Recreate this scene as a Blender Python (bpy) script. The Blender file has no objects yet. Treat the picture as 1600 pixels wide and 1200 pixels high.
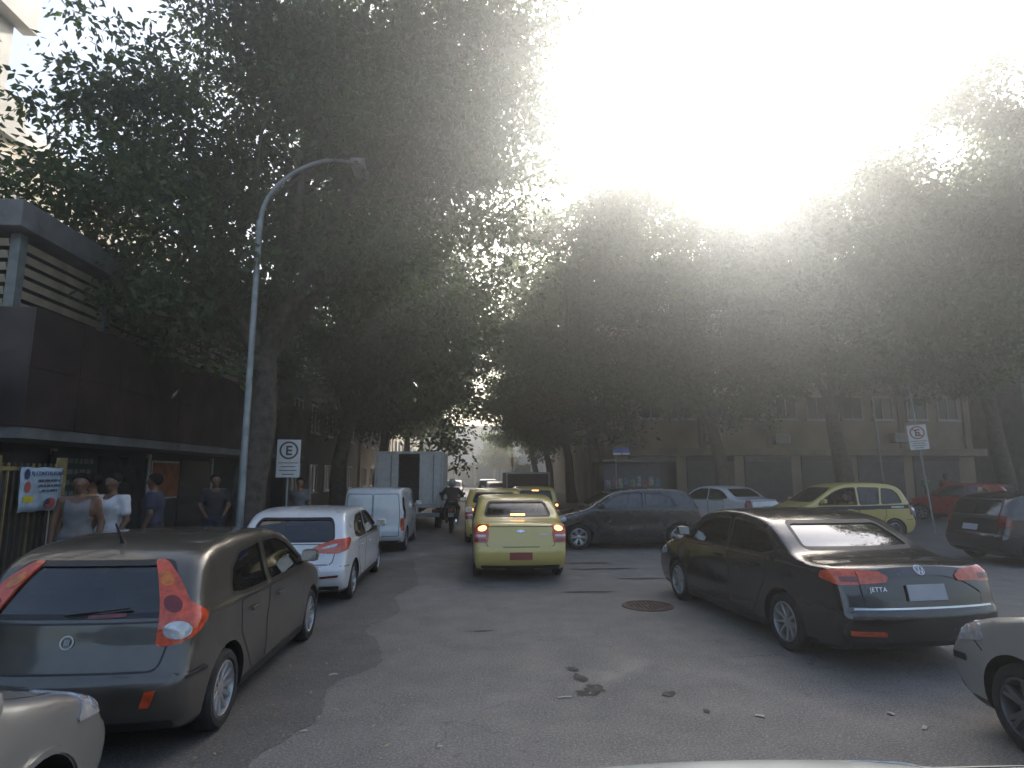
import bpy, bmesh, math, random
import numpy as np
from mathutils import Vector, Matrix
from mathutils.geometry import delaunay_2d_cdt

S = bpy.context.scene
COL = S.collection
R = math.radians

# ------------------------------------------------------------------ camera
cam_d = bpy.data.cameras.new('camera')
cam = bpy.data.objects.new('camera', cam_d)
COL.objects.link(cam)
S.camera = cam
cam_d.sensor_width = 36.0
cam_d.lens = 36.0 * 950.0 / 1600.0
cam_d.clip_start = 0.05
cam_d.clip_end = 3000
CAM_Z = 1.90
cam.location = (0, 0, CAM_Z)
cam.rotation_euler = (R(90 + 8.44), 0, R(-3.58))

# ------------------------------------------------------------------ sky, sun, exposure
SUN_EL, SUN_AZ = 31.8, 22.15          # azimuth measured from +Y towards +X
W = bpy.data.worlds.new('World')
S.world = W
W.use_nodes = True
wn = W.node_tree.nodes
sky = wn.new('ShaderNodeTexSky')
sky.sky_type = 'NISHITA'
sky.sun_disc = False
sky.sun_elevation = R(SUN_EL)
sky.sun_rotation = R(SUN_AZ)
sky.dust_density = 4.0
sky.air_density = 1.0
sky.ozone_density = 1.0
W.node_tree.links.new(sky.outputs[0], wn['Background'].inputs[0])
wn['Background'].inputs[1].default_value = 0.15
sun_d = bpy.data.lights.new('sun', 'SUN')
sun = bpy.data.objects.new('sun', sun_d)
COL.objects.link(sun)
sun_d.energy = 3.4
sun_d.angle = R(0.53)
sun_d.color = (1.0, 0.975, 0.93)
sdir = Vector((math.sin(R(SUN_AZ)) * math.cos(R(SUN_EL)), math.cos(R(SUN_AZ)) * math.cos(R(SUN_EL)), math.sin(R(SUN_EL))))
sun.rotation_euler = sdir.to_track_quat('Z', 'Y').to_euler()
S.view_settings.view_transform = 'Standard'
S.view_settings.look = 'None'
S.view_settings.gamma = 1.0
S.view_settings.exposure = 1.32
S.cycles.volume_step_rate = 4.0
S.cycles.volume_bounces = 0
S.cycles.max_bounces = 6
S.cycles.diffuse_bounces = 2
S.cycles.glossy_bounces = 3
S.cycles.transmission_bounces = 2
S.cycles.transparent_max_bounces = 8
S.cycles.use_adaptive_sampling = True
S.cycles.adaptive_threshold = 0.02
S.cycles.use_denoising = True
S.cycles.sample_clamp_indirect = 4.0
S.cycles.caustics_reflective = False
S.cycles.caustics_refractive = False

# ------------------------------------------------------------------ materials
MATS = {}
def nd(nt, t, **kw):
    n = nt.nodes.new(t)
    for k, v in kw.items():
        setattr(n, k, v)
    return n
def mat(name, col, rough=0.6, metal=0.0, var=0.12, scale=6.0, bump=0.0, bscale=40.0, spec=0.5, coat=0.0, col2=None, rvar=0.0, emit=None, estr=0.0):
    if name in MATS:
        return MATS[name]
    m = bpy.data.materials.new(name)
    m.use_nodes = True
    nt = m.node_tree
    b = nt.nodes['Principled BSDF']
    b.inputs['Roughness'].default_value = rough
    b.inputs['Metallic'].default_value = metal
    b.inputs['Specular IOR Level'].default_value = spec
    if coat:
        b.inputs['Coat Weight'].default_value = coat
        b.inputs['Coat Roughness'].default_value = 0.06
    tc = nd(nt, 'ShaderNodeTexCoord')
    no = nd(nt, 'ShaderNodeTexNoise')
    no.inputs['Scale'].default_value = scale
    no.inputs['Detail'].default_value = 6
    nt.links.new(tc.outputs['Object'], no.inputs['Vector'])
    mx = nd(nt, 'ShaderNodeMix', data_type='RGBA')
    c2 = col2 if col2 else tuple(c * (1 - var * 2) for c in col)
    c1 = col if col2 else tuple(min(1, c * (1 + var)) for c in col)
    ramp = nd(nt, 'ShaderNodeMapRange')
    ramp.inputs[1].default_value = 0.3
    ramp.inputs[2].default_value = 0.7
    nt.links.new(no.outputs[0], ramp.inputs[0])
    nt.links.new(ramp.outputs[0], mx.inputs['Factor'])
    mx.inputs['A'].default_value = (*c1, 1)
    mx.inputs['B'].default_value = (*c2, 1)
    nt.links.new(mx.outputs['Result'], b.inputs['Base Color'])
    if rvar:
        mr = nd(nt, 'ShaderNodeMapRange')
        mr.inputs[1].default_value = 0.3; mr.inputs[2].default_value = 0.7
        mr.inputs[3].default_value = max(0.02, rough - rvar); mr.inputs[4].default_value = min(1, rough + rvar)
        nt.links.new(no.outputs[0], mr.inputs[0])
        nt.links.new(mr.outputs[0], b.inputs['Roughness'])
    if bump:
        n2 = nd(nt, 'ShaderNodeTexNoise')
        n2.inputs['Scale'].default_value = bscale
        n2.inputs['Detail'].default_value = 8
        nt.links.new(tc.outputs['Object'], n2.inputs['Vector'])
        bp = nd(nt, 'ShaderNodeBump')
        bp.inputs['Strength'].default_value = bump
        bp.inputs['Distance'].default_value = 0.02
        nt.links.new(n2.outputs[0], bp.inputs['Height'])
        nt.links.new(bp.outputs[0], b.inputs['Normal'])
    if emit:
        b.inputs['Emission Color'].default_value = (*emit, 1)
        b.inputs['Emission Strength'].default_value = estr
    MATS[name] = m
    return m
def paint(name, col, metal=0.0, rough=0.32, dust=(0.20, 0.18, 0.15), dustamt=0.35):
    """car paint under a clear coat, with a film of road dust that is thicker low down on the body and in patches"""
    if name in MATS:
        return MATS[name]
    m = bpy.data.materials.new(name)
    m.use_nodes = True
    nt = m.node_tree
    b = nt.nodes['Principled BSDF']
    b.inputs['Metallic'].default_value = metal
    b.inputs['Coat Weight'].default_value = 0.9
    b.inputs['Coat Roughness'].default_value = 0.08
    tc = nd(nt, 'ShaderNodeTexCoord')
    no = nd(nt, 'ShaderNodeTexNoise')
    no.inputs['Scale'].default_value = 5; no.inputs['Detail'].default_value = 8
    nt.links.new(tc.outputs['Object'], no.inputs['Vector'])
    mr = nd(nt, 'ShaderNodeMapRange')
    mr.inputs[1].default_value = 0.4; mr.inputs[2].default_value = 0.8
    mr.inputs[3].default_value = dustamt * 0.3; mr.inputs[4].default_value = dustamt
    nt.links.new(no.outputs[0], mr.inputs[0])
    mx = nd(nt, 'ShaderNodeMix', data_type='RGBA')
    mx.inputs['A'].default_value = (*col, 1)
    mx.inputs['B'].default_value = (*dust, 1)
    nt.links.new(mr.outputs[0], mx.inputs['Factor'])
    nt.links.new(mx.outputs['Result'], b.inputs['Base Color'])
    m2 = nd(nt, 'ShaderNodeMapRange')
    m2.inputs[1].default_value = 0.3; m2.inputs[2].default_value = 0.8
    m2.inputs[3].default_value = rough - 0.04; m2.inputs[4].default_value = rough + 0.10
    nt.links.new(no.outputs[0], m2.inputs[0])
    nt.links.new(m2.outputs[0], b.inputs['Roughness'])
    MATS[name] = m
    return m
def glass(name, tint, refl=1.0, rough=0.02, ior=1.55):
    if name in MATS:
        return MATS[name]
    m = bpy.data.materials.new(name)
    m.use_nodes = True
    nt = m.node_tree
    nt.nodes.remove(nt.nodes['Principled BSDF'])
    out = nt.nodes['Material Output']
    tr = nd(nt, 'ShaderNodeBsdfTransparent')
    tr.inputs[0].default_value = (*tint, 1)
    gl = nd(nt, 'ShaderNodeBsdfGlossy')
    gl.inputs['Roughness'].default_value = rough
    gl.inputs['Color'].default_value = (refl, refl, refl, 1)
    fr = nd(nt, 'ShaderNodeFresnel')
    fr.inputs[0].default_value = ior
    df = nd(nt, 'ShaderNodeBsdfDiffuse')
    df.inputs[0].default_value = (0.25, 0.23, 0.2, 1)
    tc = nd(nt, 'ShaderNodeTexCoord')
    no = nd(nt, 'ShaderNodeTexNoise')
    no.inputs['Scale'].default_value = 4; no.inputs['Detail'].default_value = 7
    nt.links.new(tc.outputs['Object'], no.inputs['Vector'])
    mr = nd(nt, 'ShaderNodeMapRange')
    mr.inputs[1].default_value = 0.4; mr.inputs[2].default_value = 0.8
    mr.inputs[3].default_value = 0.01; mr.inputs[4].default_value = 0.09
    nt.links.new(no.outputs[0], mr.inputs[0])
    m0 = nd(nt, 'ShaderNodeMixShader')
    nt.links.new(mr.outputs[0], m0.inputs[0])
    nt.links.new(tr.outputs[0], m0.inputs[1]); nt.links.new(df.outputs[0], m0.inputs[2])
    m1 = nd(nt, 'ShaderNodeMixShader')
    nt.links.new(fr.outputs[0], m1.inputs[0])
    nt.links.new(m0.outputs[0], m1.inputs[1]); nt.links.new(gl.outputs[0], m1.inputs[2])
    nt.links.new(m1.outputs[0], out.inputs[0])
    MATS[name] = m
    return m

BLACK = mat('black_plastic', (0.018, 0.018, 0.019), 0.45, var=0.3)
RUBBER = mat('tyre_rubber', (0.022, 0.021, 0.020), 0.85, var=0.3, scale=14, bump=0.3, bscale=60)
INTER = mat('cabin_fabric', (0.035, 0.034, 0.034), 0.85, var=0.25)
ALLOY = mat('alloy', (0.42, 0.42, 0.42), 0.38, metal=0.75, var=0.12, rvar=0.1)
CHROME = mat('chrome', (0.62, 0.63, 0.65), 0.16, metal=1.0, var=0.05)
PLATE = mat('plate_grey', (0.36, 0.37, 0.39), 0.5, var=0.06)
GLASS_D = glass('tinted_glass', (0.07, 0.08, 0.08), ior=1.75)
GLASS_R = glass('mirror_tint_glass', (0.05, 0.05, 0.055), ior=3.4)
GLASS_M = glass('green_glass', (0.42, 0.47, 0.45))
GLASS_C = glass('clear_glass', (0.75, 0.8, 0.8))
RED_L = mat('red_lens', (0.58, 0.075, 0.025), 0.12, var=0.2, scale=20, coat=0.6)
RED_D = mat('dark_red_lens', (0.16, 0.012, 0.010), 0.12, var=0.2, scale=20, coat=0.6)
CLEAR_L = mat('clear_lens', (0.46, 0.46, 0.47), 0.1, metal=0.3, var=0.15, scale=25, coat=0.8)
AMBER_L = mat('amber_lens', (0.60, 0.16, 0.02), 0.15, var=0.2, scale=20, coat=0.5)
LIT_L = mat('lit_lamp', (0.9, 0.35, 0.1), 0.3, emit=(1.0, 0.42, 0.12), estr=2.2)

# ------------------------------------------------------------------ object helpers
def empty(name, loc=(0, 0, 0), rz=0.0, parent=None):
    o = bpy.data.objects.new(name, None)
    o.empty_display_size = 0.2
    COL.objects.link(o)
    o.location = loc
    o.rotation_euler = (0, 0, rz)
    if parent:
        o.parent = parent
    return o
def tag(o, label=None, cat=None, group=None, kind=None):
    if label: o['label'] = label
    if cat: o['category'] = cat
    if group: o['group'] = group
    if kind: o['kind'] = kind
    return o
def link(name, me, parent=None, loc=(0, 0, 0), rot=(0, 0, 0)):
    o = bpy.data.objects.new(name, me)
    COL.objects.link(o)
    o.location = loc
    o.rotation_euler = rot
    if parent:
        o.parent = parent
    return o
def mk_mesh(name, v, f, m, smooth=None):
    me = bpy.data.meshes.new(name)
    me.from_pydata([tuple(map(float, p)) for p in v], [], [tuple(map(int, q)) for q in f])
    for x in (m if isinstance(m, (list, tuple)) else [m]):
        me.materials.append(x)
    if smooth is not None:
        me.polygons.foreach_set('use_smooth', [True] * len(me.polygons))
        if smooth < 179:
            me.set_sharp_from_angle(angle=R(smooth))
    me.update()
    return me
def obj(name, v, f, m, parent=None, smooth=None, loc=(0, 0, 0), rot=(0, 0, 0)):
    return link(name, mk_mesh(name, v, f, m, smooth), parent, loc, rot)
class MB:
    """collects simple solids into one mesh"""
    def __init__(s):
        s.v = []; s.f = []
    def add(s, v, f):
        n = len(s.v)
        s.v += [tuple(p) for p in v]
        s.f += [tuple(i + n for i in q) for q in f]
        return s
    def box(s, c, d, rz=0.0, bev=0.0, tilt=None):
        x, y, z = d[0] / 2, d[1] / 2, d[2] / 2
        bm = bmesh.new()
        bmesh.ops.create_cube(bm, size=1)
        for q in bm.verts:
            q.co = Vector((q.co.x * 2 * x, q.co.y * 2 * y, q.co.z * 2 * z))
        if bev > 0:
            bmesh.ops.bevel(bm, geom=list(bm.edges), offset=min(bev, x * .9, y * .9, z * .9), segments=2, profile=0.6, affect='EDGES')
        M = Matrix.Translation(c) @ Matrix.Rotation(rz, 4, 'Z')
        if tilt is not None:
            M = M @ tilt
        bm.verts.index_update()
        s.add([tuple(M @ q.co) for q in bm.verts], [[q.index for q in p.verts] for p in bm.faces])
        bm.free()
        return s
    def tube(s, pts, rad, n=8, cap=True):
        pts = [Vector(p) for p in pts]
        if not isinstance(rad, (list, tuple)):
            rad = [rad] * len(pts)
        v = []; f = []
        prev = None
        for i, p in enumerate(pts):
            d = (pts[min(i + 1, len(pts) - 1)] - pts[max(i - 1, 0)])
            d.normalize()
            a = prev if prev is not None else Vector((0, 0, 1)) if abs(d.z) < 0.9 else Vector((1, 0, 0))
            u = (a - d * a.dot(d))
            if u.length < 1e-5:
                u = d.orthogonal()
            u.normalize()
            w = d.cross(u)
            prev = u
            for k in range(n):
                t = 2 * math.pi * k / n
                v.append(tuple(p + (u * math.cos(t) + w * math.sin(t)) * rad[i]))
        for i in range(len(pts) - 1):
            for k in range(n):
                f.append((i * n + k, i * n + (k + 1) % n, (i + 1) * n + (k + 1) % n, (i + 1) * n + k))
        if cap:
            f.append(tuple(reversed(range(n))))
            f.append(tuple((len(pts) - 1) * n + k for k in range(n)))
        return s.add(v, f)
    def lathe(s, prof, n=32, axis='y', c=(0, 0, 0), closed=False):
        """prof: list of (radius, along)"""
        v = []; f = []
        m = len(prof)
        for k in range(n):
            t = 2 * math.pi * k / n
            for r, h in prof:
                p = (r * math.cos(t), h, r * math.sin(t)) if axis == 'y' else (r * math.cos(t), r * math.sin(t), h)
                v.append((p[0] + c[0], p[1] + c[1], p[2] + c[2]))
        rng = m if closed else m - 1
        for k in range(n):
            for i in range(rng):
                a = k * m + i; b = k * m + (i + 1) % m
                c2 = ((k + 1) % n) * m + (i + 1) % m; d = ((k + 1) % n) * m + i
                f.append((a, b, c2, d) if axis == 'y' else (d, c2, b, a))
        return s.add(v, f)
    def prism(s, poly, z0, z1, fn=lambda a, b, h: (a, b, h)):
        n = len(poly)
        v = [fn(a, b, z0) for a, b in poly] + [fn(a, b, z1) for a, b in poly]
        f = [tuple(reversed(range(n))), tuple(range(n, 2 * n))] + [(i, (i + 1) % n, n + (i + 1) % n, n + i) for i in range(n)]
        return s.add(v, f)
    def build(s, name, m, parent=None, smooth=None, loc=(0, 0, 0), rot=(0, 0, 0)):
        return obj(name, s.v, s.f, m, parent, smooth, loc, rot)
def text(name, txt, size, m, parent, loc, rot, align='LEFT', ext=0.002, space=1.1, bold=0.0):
    cu = bpy.data.curves.new('txt', 'FONT')
    cu.body = txt; cu.size = size; cu.extrude = ext; cu.align_x = align; cu.space_character = space; cu.resolution_u = 3; cu.offset = bold
    ob = bpy.data.objects.new('txt', cu)
    COL.objects.link(ob)
    bpy.context.view_layer.update()
    me = bpy.data.meshes.new_from_object(ob.evaluated_get(bpy.context.evaluated_depsgraph_get()))
    bpy.data.objects.remove(ob); bpy.data.curves.remove(cu)
    me.name = name
    me.materials.clear(); me.materials.append(m)
    return link(name, me, parent, loc, rot)
def copy_tree(o, parent=None):
    c = o.copy()
    COL.objects.link(c)
    if parent:
        c.parent = parent
        c.matrix_parent_inverse = o.matrix_parent_inverse.copy()
    for ch in list(o.children):
        copy_tree(ch, c)
    return c
def catmull(P, n=6, closed=False):
    P = [np.array(p, float) for p in P]
    out = []
    N = len(P)
    rng = N if closed else N - 1
    for i in range(rng):
        p0 = P[(i - 1) % N] if closed or i > 0 else P[0]
        p1 = P[i]; p2 = P[(i + 1) % N]
        p3 = P[(i + 2) % N] if closed or i + 2 < N else P[-1]
        d1 = max(np.linalg.norm(p1 - p0), 1e-6) ** 0.5; d2 = max(np.linalg.norm(p2 - p1), 1e-6) ** 0.5; d3 = max(np.linalg.norm(p3 - p2), 1e-6) ** 0.5
        m1 = (p2 - p1) if np.linalg.norm(p1 - p0) < 1e-9 else d2 * ((p1 - p0) / d1 - (p2 - p0) / (d1 + d2) + (p2 - p1) / d2)
        m2 = (p2 - p1) if np.linalg.norm(p3 - p2) < 1e-9 else d2 * ((p2 - p1) / d2 - (p3 - p1) / (d2 + d3) + (p3 - p2) / d3)
        for k in range(n):
            t = k / n
            out.append((2 * t**3 - 3 * t**2 + 1) * p1 + (t**3 - 2 * t**2 + t) * m1 + (-2 * t**3 + 3 * t**2) * p2 + (t**3 - t**2) * m2)
    if not closed:
        out.append(P[-1])
    return [tuple(p) for p in out]
def rnd_poly(P, r=0.04, n=4):
    """round the corners of a polygon"""
    out = []
    N = len(P)
    for i in range(N):
        p = np.array(P[i], float); a = np.array(P[i - 1], float); b = np.array(P[(i + 1) % N], float)
        la, lb = np.linalg.norm(a - p), np.linalg.norm(b - p)
        q = min(r, la * .45, lb * .45)
        s = p + (a - p) / la * q; e = p + (b - p) / lb * q
        for k in range(n + 1):
            t = k / n
            out.append(tuple((1 - t)**2 * s + 2 * t * (1 - t) * p + t * t * e))
    return out
def in_poly(pts, poly):
    pts = np.asarray(pts); poly = np.asarray(poly)
    x, y = pts[:, 0], pts[:, 1]
    c = np.zeros(len(pts), bool)
    j = len(poly) - 1
    for i in range(len(poly)):
        xi, yi = poly[i]; xj, yj = poly[j]
        k = ((yi > y) != (yj > y)) & (x < (xj - xi) * (y - yi) / (yj - yi + 1e-12) + xi)
        c ^= k
        j = i
    return c
def seg_d2(P, poly):
    d = np.full(P.shape[0], 1e9)
    for i in range(len(poly)):
        a = poly[i]; b = poly[(i + 1) % len(poly)]
        ab = b - a
        t = np.clip(((P - a) @ ab) / max(ab @ ab, 1e-12), 0, 1)
        q = P - a - t[:, None] * ab
        np.minimum(d, (q * q).sum(1), out=d)
    return d
def fill2d(poly, step):
    """constrained triangulation of a polygon with inner points: (points, triangles)"""
    poly = np.array(poly, float)
    # resample long edges
    out = []
    for i in range(len(poly)):
        a = poly[i]; b = poly[(i + 1) % len(poly)]
        n = max(1, int(np.linalg.norm(b - a) / step))
        for k in range(n):
            out.append(a + (b - a) * k / n)
    B = np.array(out)
    lo, hi = B.min(0), B.max(0)
    gx = np.arange(lo[0] + step / 2, hi[0], step); gy = np.arange(lo[1] + step / 2, hi[1], step)
    if len(gx) and len(gy):
        G = np.array(np.meshgrid(gx, gy)).reshape(2, -1).T
        G = G[in_poly(G, B)]
        if len(G):
            G = G[seg_d2(G, B) > (step * 0.45) ** 2]
    else:
        G = np.zeros((0, 2))
    V = np.vstack([B, G]) if len(G) else B
    n = len(B)
    r = delaunay_2d_cdt([Vector((p[0], p[1])) for p in V], [(i, (i + 1) % n) for i in range(n)], [list(range(n))], 1, 1e-6)
    P = np.array([(p.x, p.y) for p in r[0]]); T = [list(t) for t in r[2]]
    for t in T:
        a, b, c = P[t[0]], P[t[1]], P[t[2]]
        if (b[0] - a[0]) * (c[1] - a[1]) - (b[1] - a[1]) * (c[0] - a[0]) < 0:
            t.reverse()
    edges = {}
    for t in T:
        for k in range(3):
            edges[(t[k], t[(k + 1) % 3])] = 1
    bd = [e for e in edges if (e[1], e[0]) not in edges]
    return P, T, bd

# ------------------------------------------------------------------ implicit surfaces
def smax(a, b, k):
    h = np.clip(0.5 + 0.5 * (a - b) / k, 0, 1)
    return b + (a - b) * h + k * h * (1 - h)
def smin(a, b, k):
    return -smax(-a, -b, k)
def surface(f, lo, hi, step, newton=3):
    """naive surface nets of f(points)=0, then each vertex is pulled onto the surface"""
    lo = np.array(lo, float); hi = np.array(hi, float)
    n = np.ceil((hi - lo) / step).astype(int) + 1
    ax = [lo[i] + np.arange(n[i]) * step for i in range(3)]
    X = np.stack(np.meshgrid(*ax, indexing='ij'), -1)
    F = f(X.reshape(-1, 3)).reshape(n)
    ins = F < 0
    c = np.zeros(n - 1, int)
    for dx in (0, 1):
        for dy in (0, 1):
            for dz in (0, 1):
                c += ins[dx:n[0] - 1 + dx, dy:n[1] - 1 + dy, dz:n[2] - 1 + dz]
    act = (c > 0) & (c < 8)
    idx = -np.ones(n - 1, int)
    cells = np.argwhere(act)
    idx[act] = np.arange(len(cells))
    acc = np.zeros((len(cells), 3)); cnt = np.zeros(len(cells))
    i, j, k = cells.T
    cor = [(0, 0, 0), (1, 0, 0), (0, 1, 0), (1, 1, 0), (0, 0, 1), (1, 0, 1), (0, 1, 1), (1, 1, 1)]
    for a in range(8):
        for b in range(a + 1, 8):
            if sum(abs(cor[a][q] - cor[b][q]) for q in range(3)) != 1:
                continue
            fa = F[i + cor[a][0], j + cor[a][1], k + cor[a][2]]; fb = F[i + cor[b][0], j + cor[b][1], k + cor[b][2]]
            m = (fa < 0) != (fb < 0)
            t = np.where(m, fa / np.where(m, fa - fb, 1), 0)
            p = np.array(cor[a])[None] + t[:, None] * (np.array(cor[b]) - np.array(cor[a]))[None]
            acc += np.where(m[:, None], p, 0); cnt += m
    V = lo + (cells + acc / cnt[:, None]) * step
    quads = []
    for axi in range(3):
        u, w = (axi + 1) % 3, (axi + 2) % 3
        sl0 = [slice(None)] * 3; sl1 = [slice(None)] * 3
        sl0[axi] = slice(0, n[axi] - 1); sl1[axi] = slice(1, n[axi])
        A = ins[tuple(sl0)]; B = ins[tuple(sl1)]
        ch = np.argwhere(A != B)
        ok = (ch[:, u] > 0) & (ch[:, u] < n[u] - 1) & (ch[:, w] > 0) & (ch[:, w] < n[w] - 1)
        ch = ch[ok]
        if not len(ch):
            continue
        s = A[ch[:, 0], ch[:, 1], ch[:, 2]]
        def cell(du, dw):
            q = ch.copy(); q[:, u] += du; q[:, w] += dw
            return idx[q[:, 0], q[:, 1], q[:, 2]]
        q = np.stack([cell(-1, -1), cell(0, -1), cell(0, 0), cell(-1, 0)], 1)
        q[~s] = q[~s][:, ::-1]
        quads.append(q)
    Q = np.vstack(quads)
    for _ in range(newton):
        g, fv = grad(f, V)
        V = V - np.clip(fv / np.maximum((g * g).sum(1), 1e-6), -step, step)[:, None] * g * 0.9
    return V, Q
def grad(f, P, h=1e-3):
    fv = f(P)
    g = np.stack([(f(P + np.eye(3)[a] * h) - fv) / h for a in range(3)], 1)
    return g, fv

# ------------------------------------------------------------------ ground, roads, pavements
def asphalt(name, c0, c1, crack=True):
    m = bpy.data.materials.new(name); m.use_nodes = True
    nt = m.node_tree; b = nt.nodes['Principled BSDF']
    tc = nd(nt, 'ShaderNodeTexCoord')
    def noise(s, d=8, rough=.6):
        n = nd(nt, 'ShaderNodeTexNoise'); n.inputs['Scale'].default_value = s; n.inputs['Detail'].default_value = d; n.inputs['Roughness'].default_value = rough
        nt.links.new(tc.outputs['Object'], n.inputs['Vector']); return n
    def rng(src, a, bb, lo=0, hi=1):
        r = nd(nt, 'ShaderNodeMapRange'); r.inputs[1].default_value = a; r.inputs[2].default_value = bb; r.inputs[3].default_value = lo; r.inputs[4].default_value = hi
        nt.links.new(src, r.inputs[0]); return r.outputs[0]
    def mix(f, A, B, bt='MIX'):
        x = nd(nt, 'ShaderNodeMix', data_type='RGBA', blend_type=bt)
        for k, v in (('Factor', f), ('A', A), ('B', B)):
            if isinstance(v, (tuple, float, int)):
                x.inputs[k].default_value = v if not isinstance(v, tuple) else (*v, 1)
            else:
                nt.links.new(v, x.inputs[k])
        return x.outputs['Result']
    big = noise(.35, 5); mid = noise(2.2, 8); fine = noise(55, 4, .75)
    col = mix(rng(big.outputs[0], .38, .62), c0, c1)
    col = mix(rng(mid.outputs[0], .35, .7, 0, .55), col, tuple(v * .72 for v in c0))
    col = mix(rng(fine.outputs[0], .45, .68, 0, .75), col, tuple(min(1, v * 2.3) for v in c1))
    dk = noise(38, 3, .7)
    col = mix(rng(dk.outputs[0], .56, .70, 0, .8), col, tuple(v * .35 for v in c0))
    sp = noise(7, 5, .6)
    col = mix(rng(sp.outputs[0], .62, .72, 0, .55), col, tuple(v * .5 for v in c0))
    vor = nd(nt, 'ShaderNodeTexVoronoi', feature='DISTANCE_TO_EDGE'); vor.inputs['Scale'].default_value = .55
    wn_ = noise(1.6, 6)
    vm = nd(nt, 'ShaderNodeVectorMath', operation='MULTIPLY_ADD'); vm.inputs[1].default_value = (.9, .9, .9)
    nt.links.new(wn_.outputs['Color'], vm.inputs[0]); nt.links.new(tc.outputs['Object'], vm.inputs[2])
    nt.links.new(vm.outputs[0], vor.inputs['Vector'])
    if crack:
        ck = rng(vor.outputs[0], .0, .008, 1, 0)
        g = rng(big.outputs[0], .50, .60, 0, .8)
        mm = nd(nt, 'ShaderNodeMath', operation='MULTIPLY'); nt.links.new(ck, mm.inputs[0]); nt.links.new(g, mm.inputs[1])
        col = mix(mm.outputs[0], col, (.018, .017, .016))
    nt.links.new(col, b.inputs['Base Color'])
    nt.links.new(rng(mid.outputs[0], .3, .7, .62, .85), b.inputs['Roughness'])
    bp = nd(nt, 'ShaderNodeBump'); bp.inputs['Strength'].default_value = .35; bp.inputs['Distance'].default_value = .01
    nt.links.new(fine.outputs[0], bp.inputs['Height']); nt.links.new(bp.outputs[0], b.inputs['Normal'])
    MATS[name] = m
    return m
ASPH = asphalt('asphalt', (0.106, 0.100, 0.092), (0.146, 0.139, 0.128))
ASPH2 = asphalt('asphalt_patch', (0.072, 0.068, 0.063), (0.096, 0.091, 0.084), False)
PAVE = mat('pavement_concrete', (0.20, 0.19, 0.175), .85, var=.22, scale=3, bump=.4, bscale=40)
KERB = mat('kerb_granite', (0.24, 0.235, 0.225), .8, var=.2, scale=9, bump=.4, bscale=60)
def sheet(name, x0, x1, y0, y1, z, m):
    o = obj(name, [(x0, y0, z), (x1, y0, z), (x1, y1, z), (x0, y1, z)], [(0, 1, 2, 3)], m)
    return tag(o, kind='structure')
sheet('ground', -900, 900, -900, 900, -0.004, mat('soil', (0.12, 0.11, 0.09), .9, var=.2, scale=.2))
sheet('road', -3.75, 4.3, -40, 140, 0.0, ASPH)
sheet('side_street', 4.3, 60, -40, 26.5, 0.0, ASPH)
def pavement(name, x0, x1, y0, y1):
    o = MB().box(((x0 + x1) / 2, (y0 + y1) / 2, .065), (x1 - x0, y1 - y0, .13)).build(name, PAVE)
    tag(o, kind='structure')
    return o
pv = pavement('left_pavement', -12, -3.9, -30, 120)
pr_ = pavement('right_pavement', 4.6, 60, 26.8, 120)
kb = MB().box((0, 0, 0), (.148, .985, .20), bev=.015)
kme = mk_mesh('kerb_stone', kb.v, kb.f, KERB)
for i in range(60):
    link('kerb_stone', kme, pv, (-3.825 + random.uniform(-.004, .004), 1.0 + i, .045 + random.uniform(-.006, .006)), (0, 0, random.uniform(-.006, .006)))
for i in range(22):
    link('kerb_stone', kme, pr_, (5.1 + i, 26.66, .045 + random.uniform(-.006, .006)), (0, 0, R(90)))
# pavement slabs near the gate (joints recessed between slabs)
sb = MB().box((0, 0, 0), (.68, .98, .03), bev=.006)
sme = mk_mesh('paving_slab', sb.v, sb.f, PAVE)
for i in range(16):
    for j in range(3):
        link('paving_slab', sme, pv, (-4.26 - j * .70, 4.5 + i * 1.0, .137 + random.uniform(-.004, .004)))
# irregular patches and stains
def blob(cx, cy, rx, ry, n=26, jag=.18, seed=1, rot=0):
    rs = random.Random(seed)
    ph = [(rs.uniform(0, 6.28), rs.randint(2, 7), rs.uniform(.3, 1)) for _ in range(5)]
    out = []
    for k in range(n):
        t = 2 * math.pi * k / n
        q = 1 + jag * sum(a * math.sin(t * m_ + p) for p, m_, a in ph) * .5
        x, y = rx * q * math.cos(t), ry * q * math.sin(t)
        out.append((cx + x * math.cos(rot) - y * math.sin(rot), cy + x * math.sin(rot) + y * math.cos(rot)))
    return out
def decal(name, poly, z, m, label=None, cat=None):
    P, T, bd = fill2d(poly, .5)
    o = obj(name, [(p[0], p[1], z) for p in P], T, m)
    return tag(o, label, cat, kind='structure')
OIL = mat('oil_stain', (0.028, 0.027, 0.026), .7, var=.3, scale=12, rvar=.1)
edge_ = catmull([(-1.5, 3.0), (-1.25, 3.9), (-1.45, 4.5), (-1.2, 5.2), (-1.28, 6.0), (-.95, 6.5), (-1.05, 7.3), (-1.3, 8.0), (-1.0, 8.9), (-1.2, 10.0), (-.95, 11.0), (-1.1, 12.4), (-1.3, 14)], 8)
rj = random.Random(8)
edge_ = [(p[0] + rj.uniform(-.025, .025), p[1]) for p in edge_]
decal('asphalt_patch', [(-3.74, 3.0)] + edge_ + [(-3.74, 14.4)], .004, ASPH2)
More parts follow.
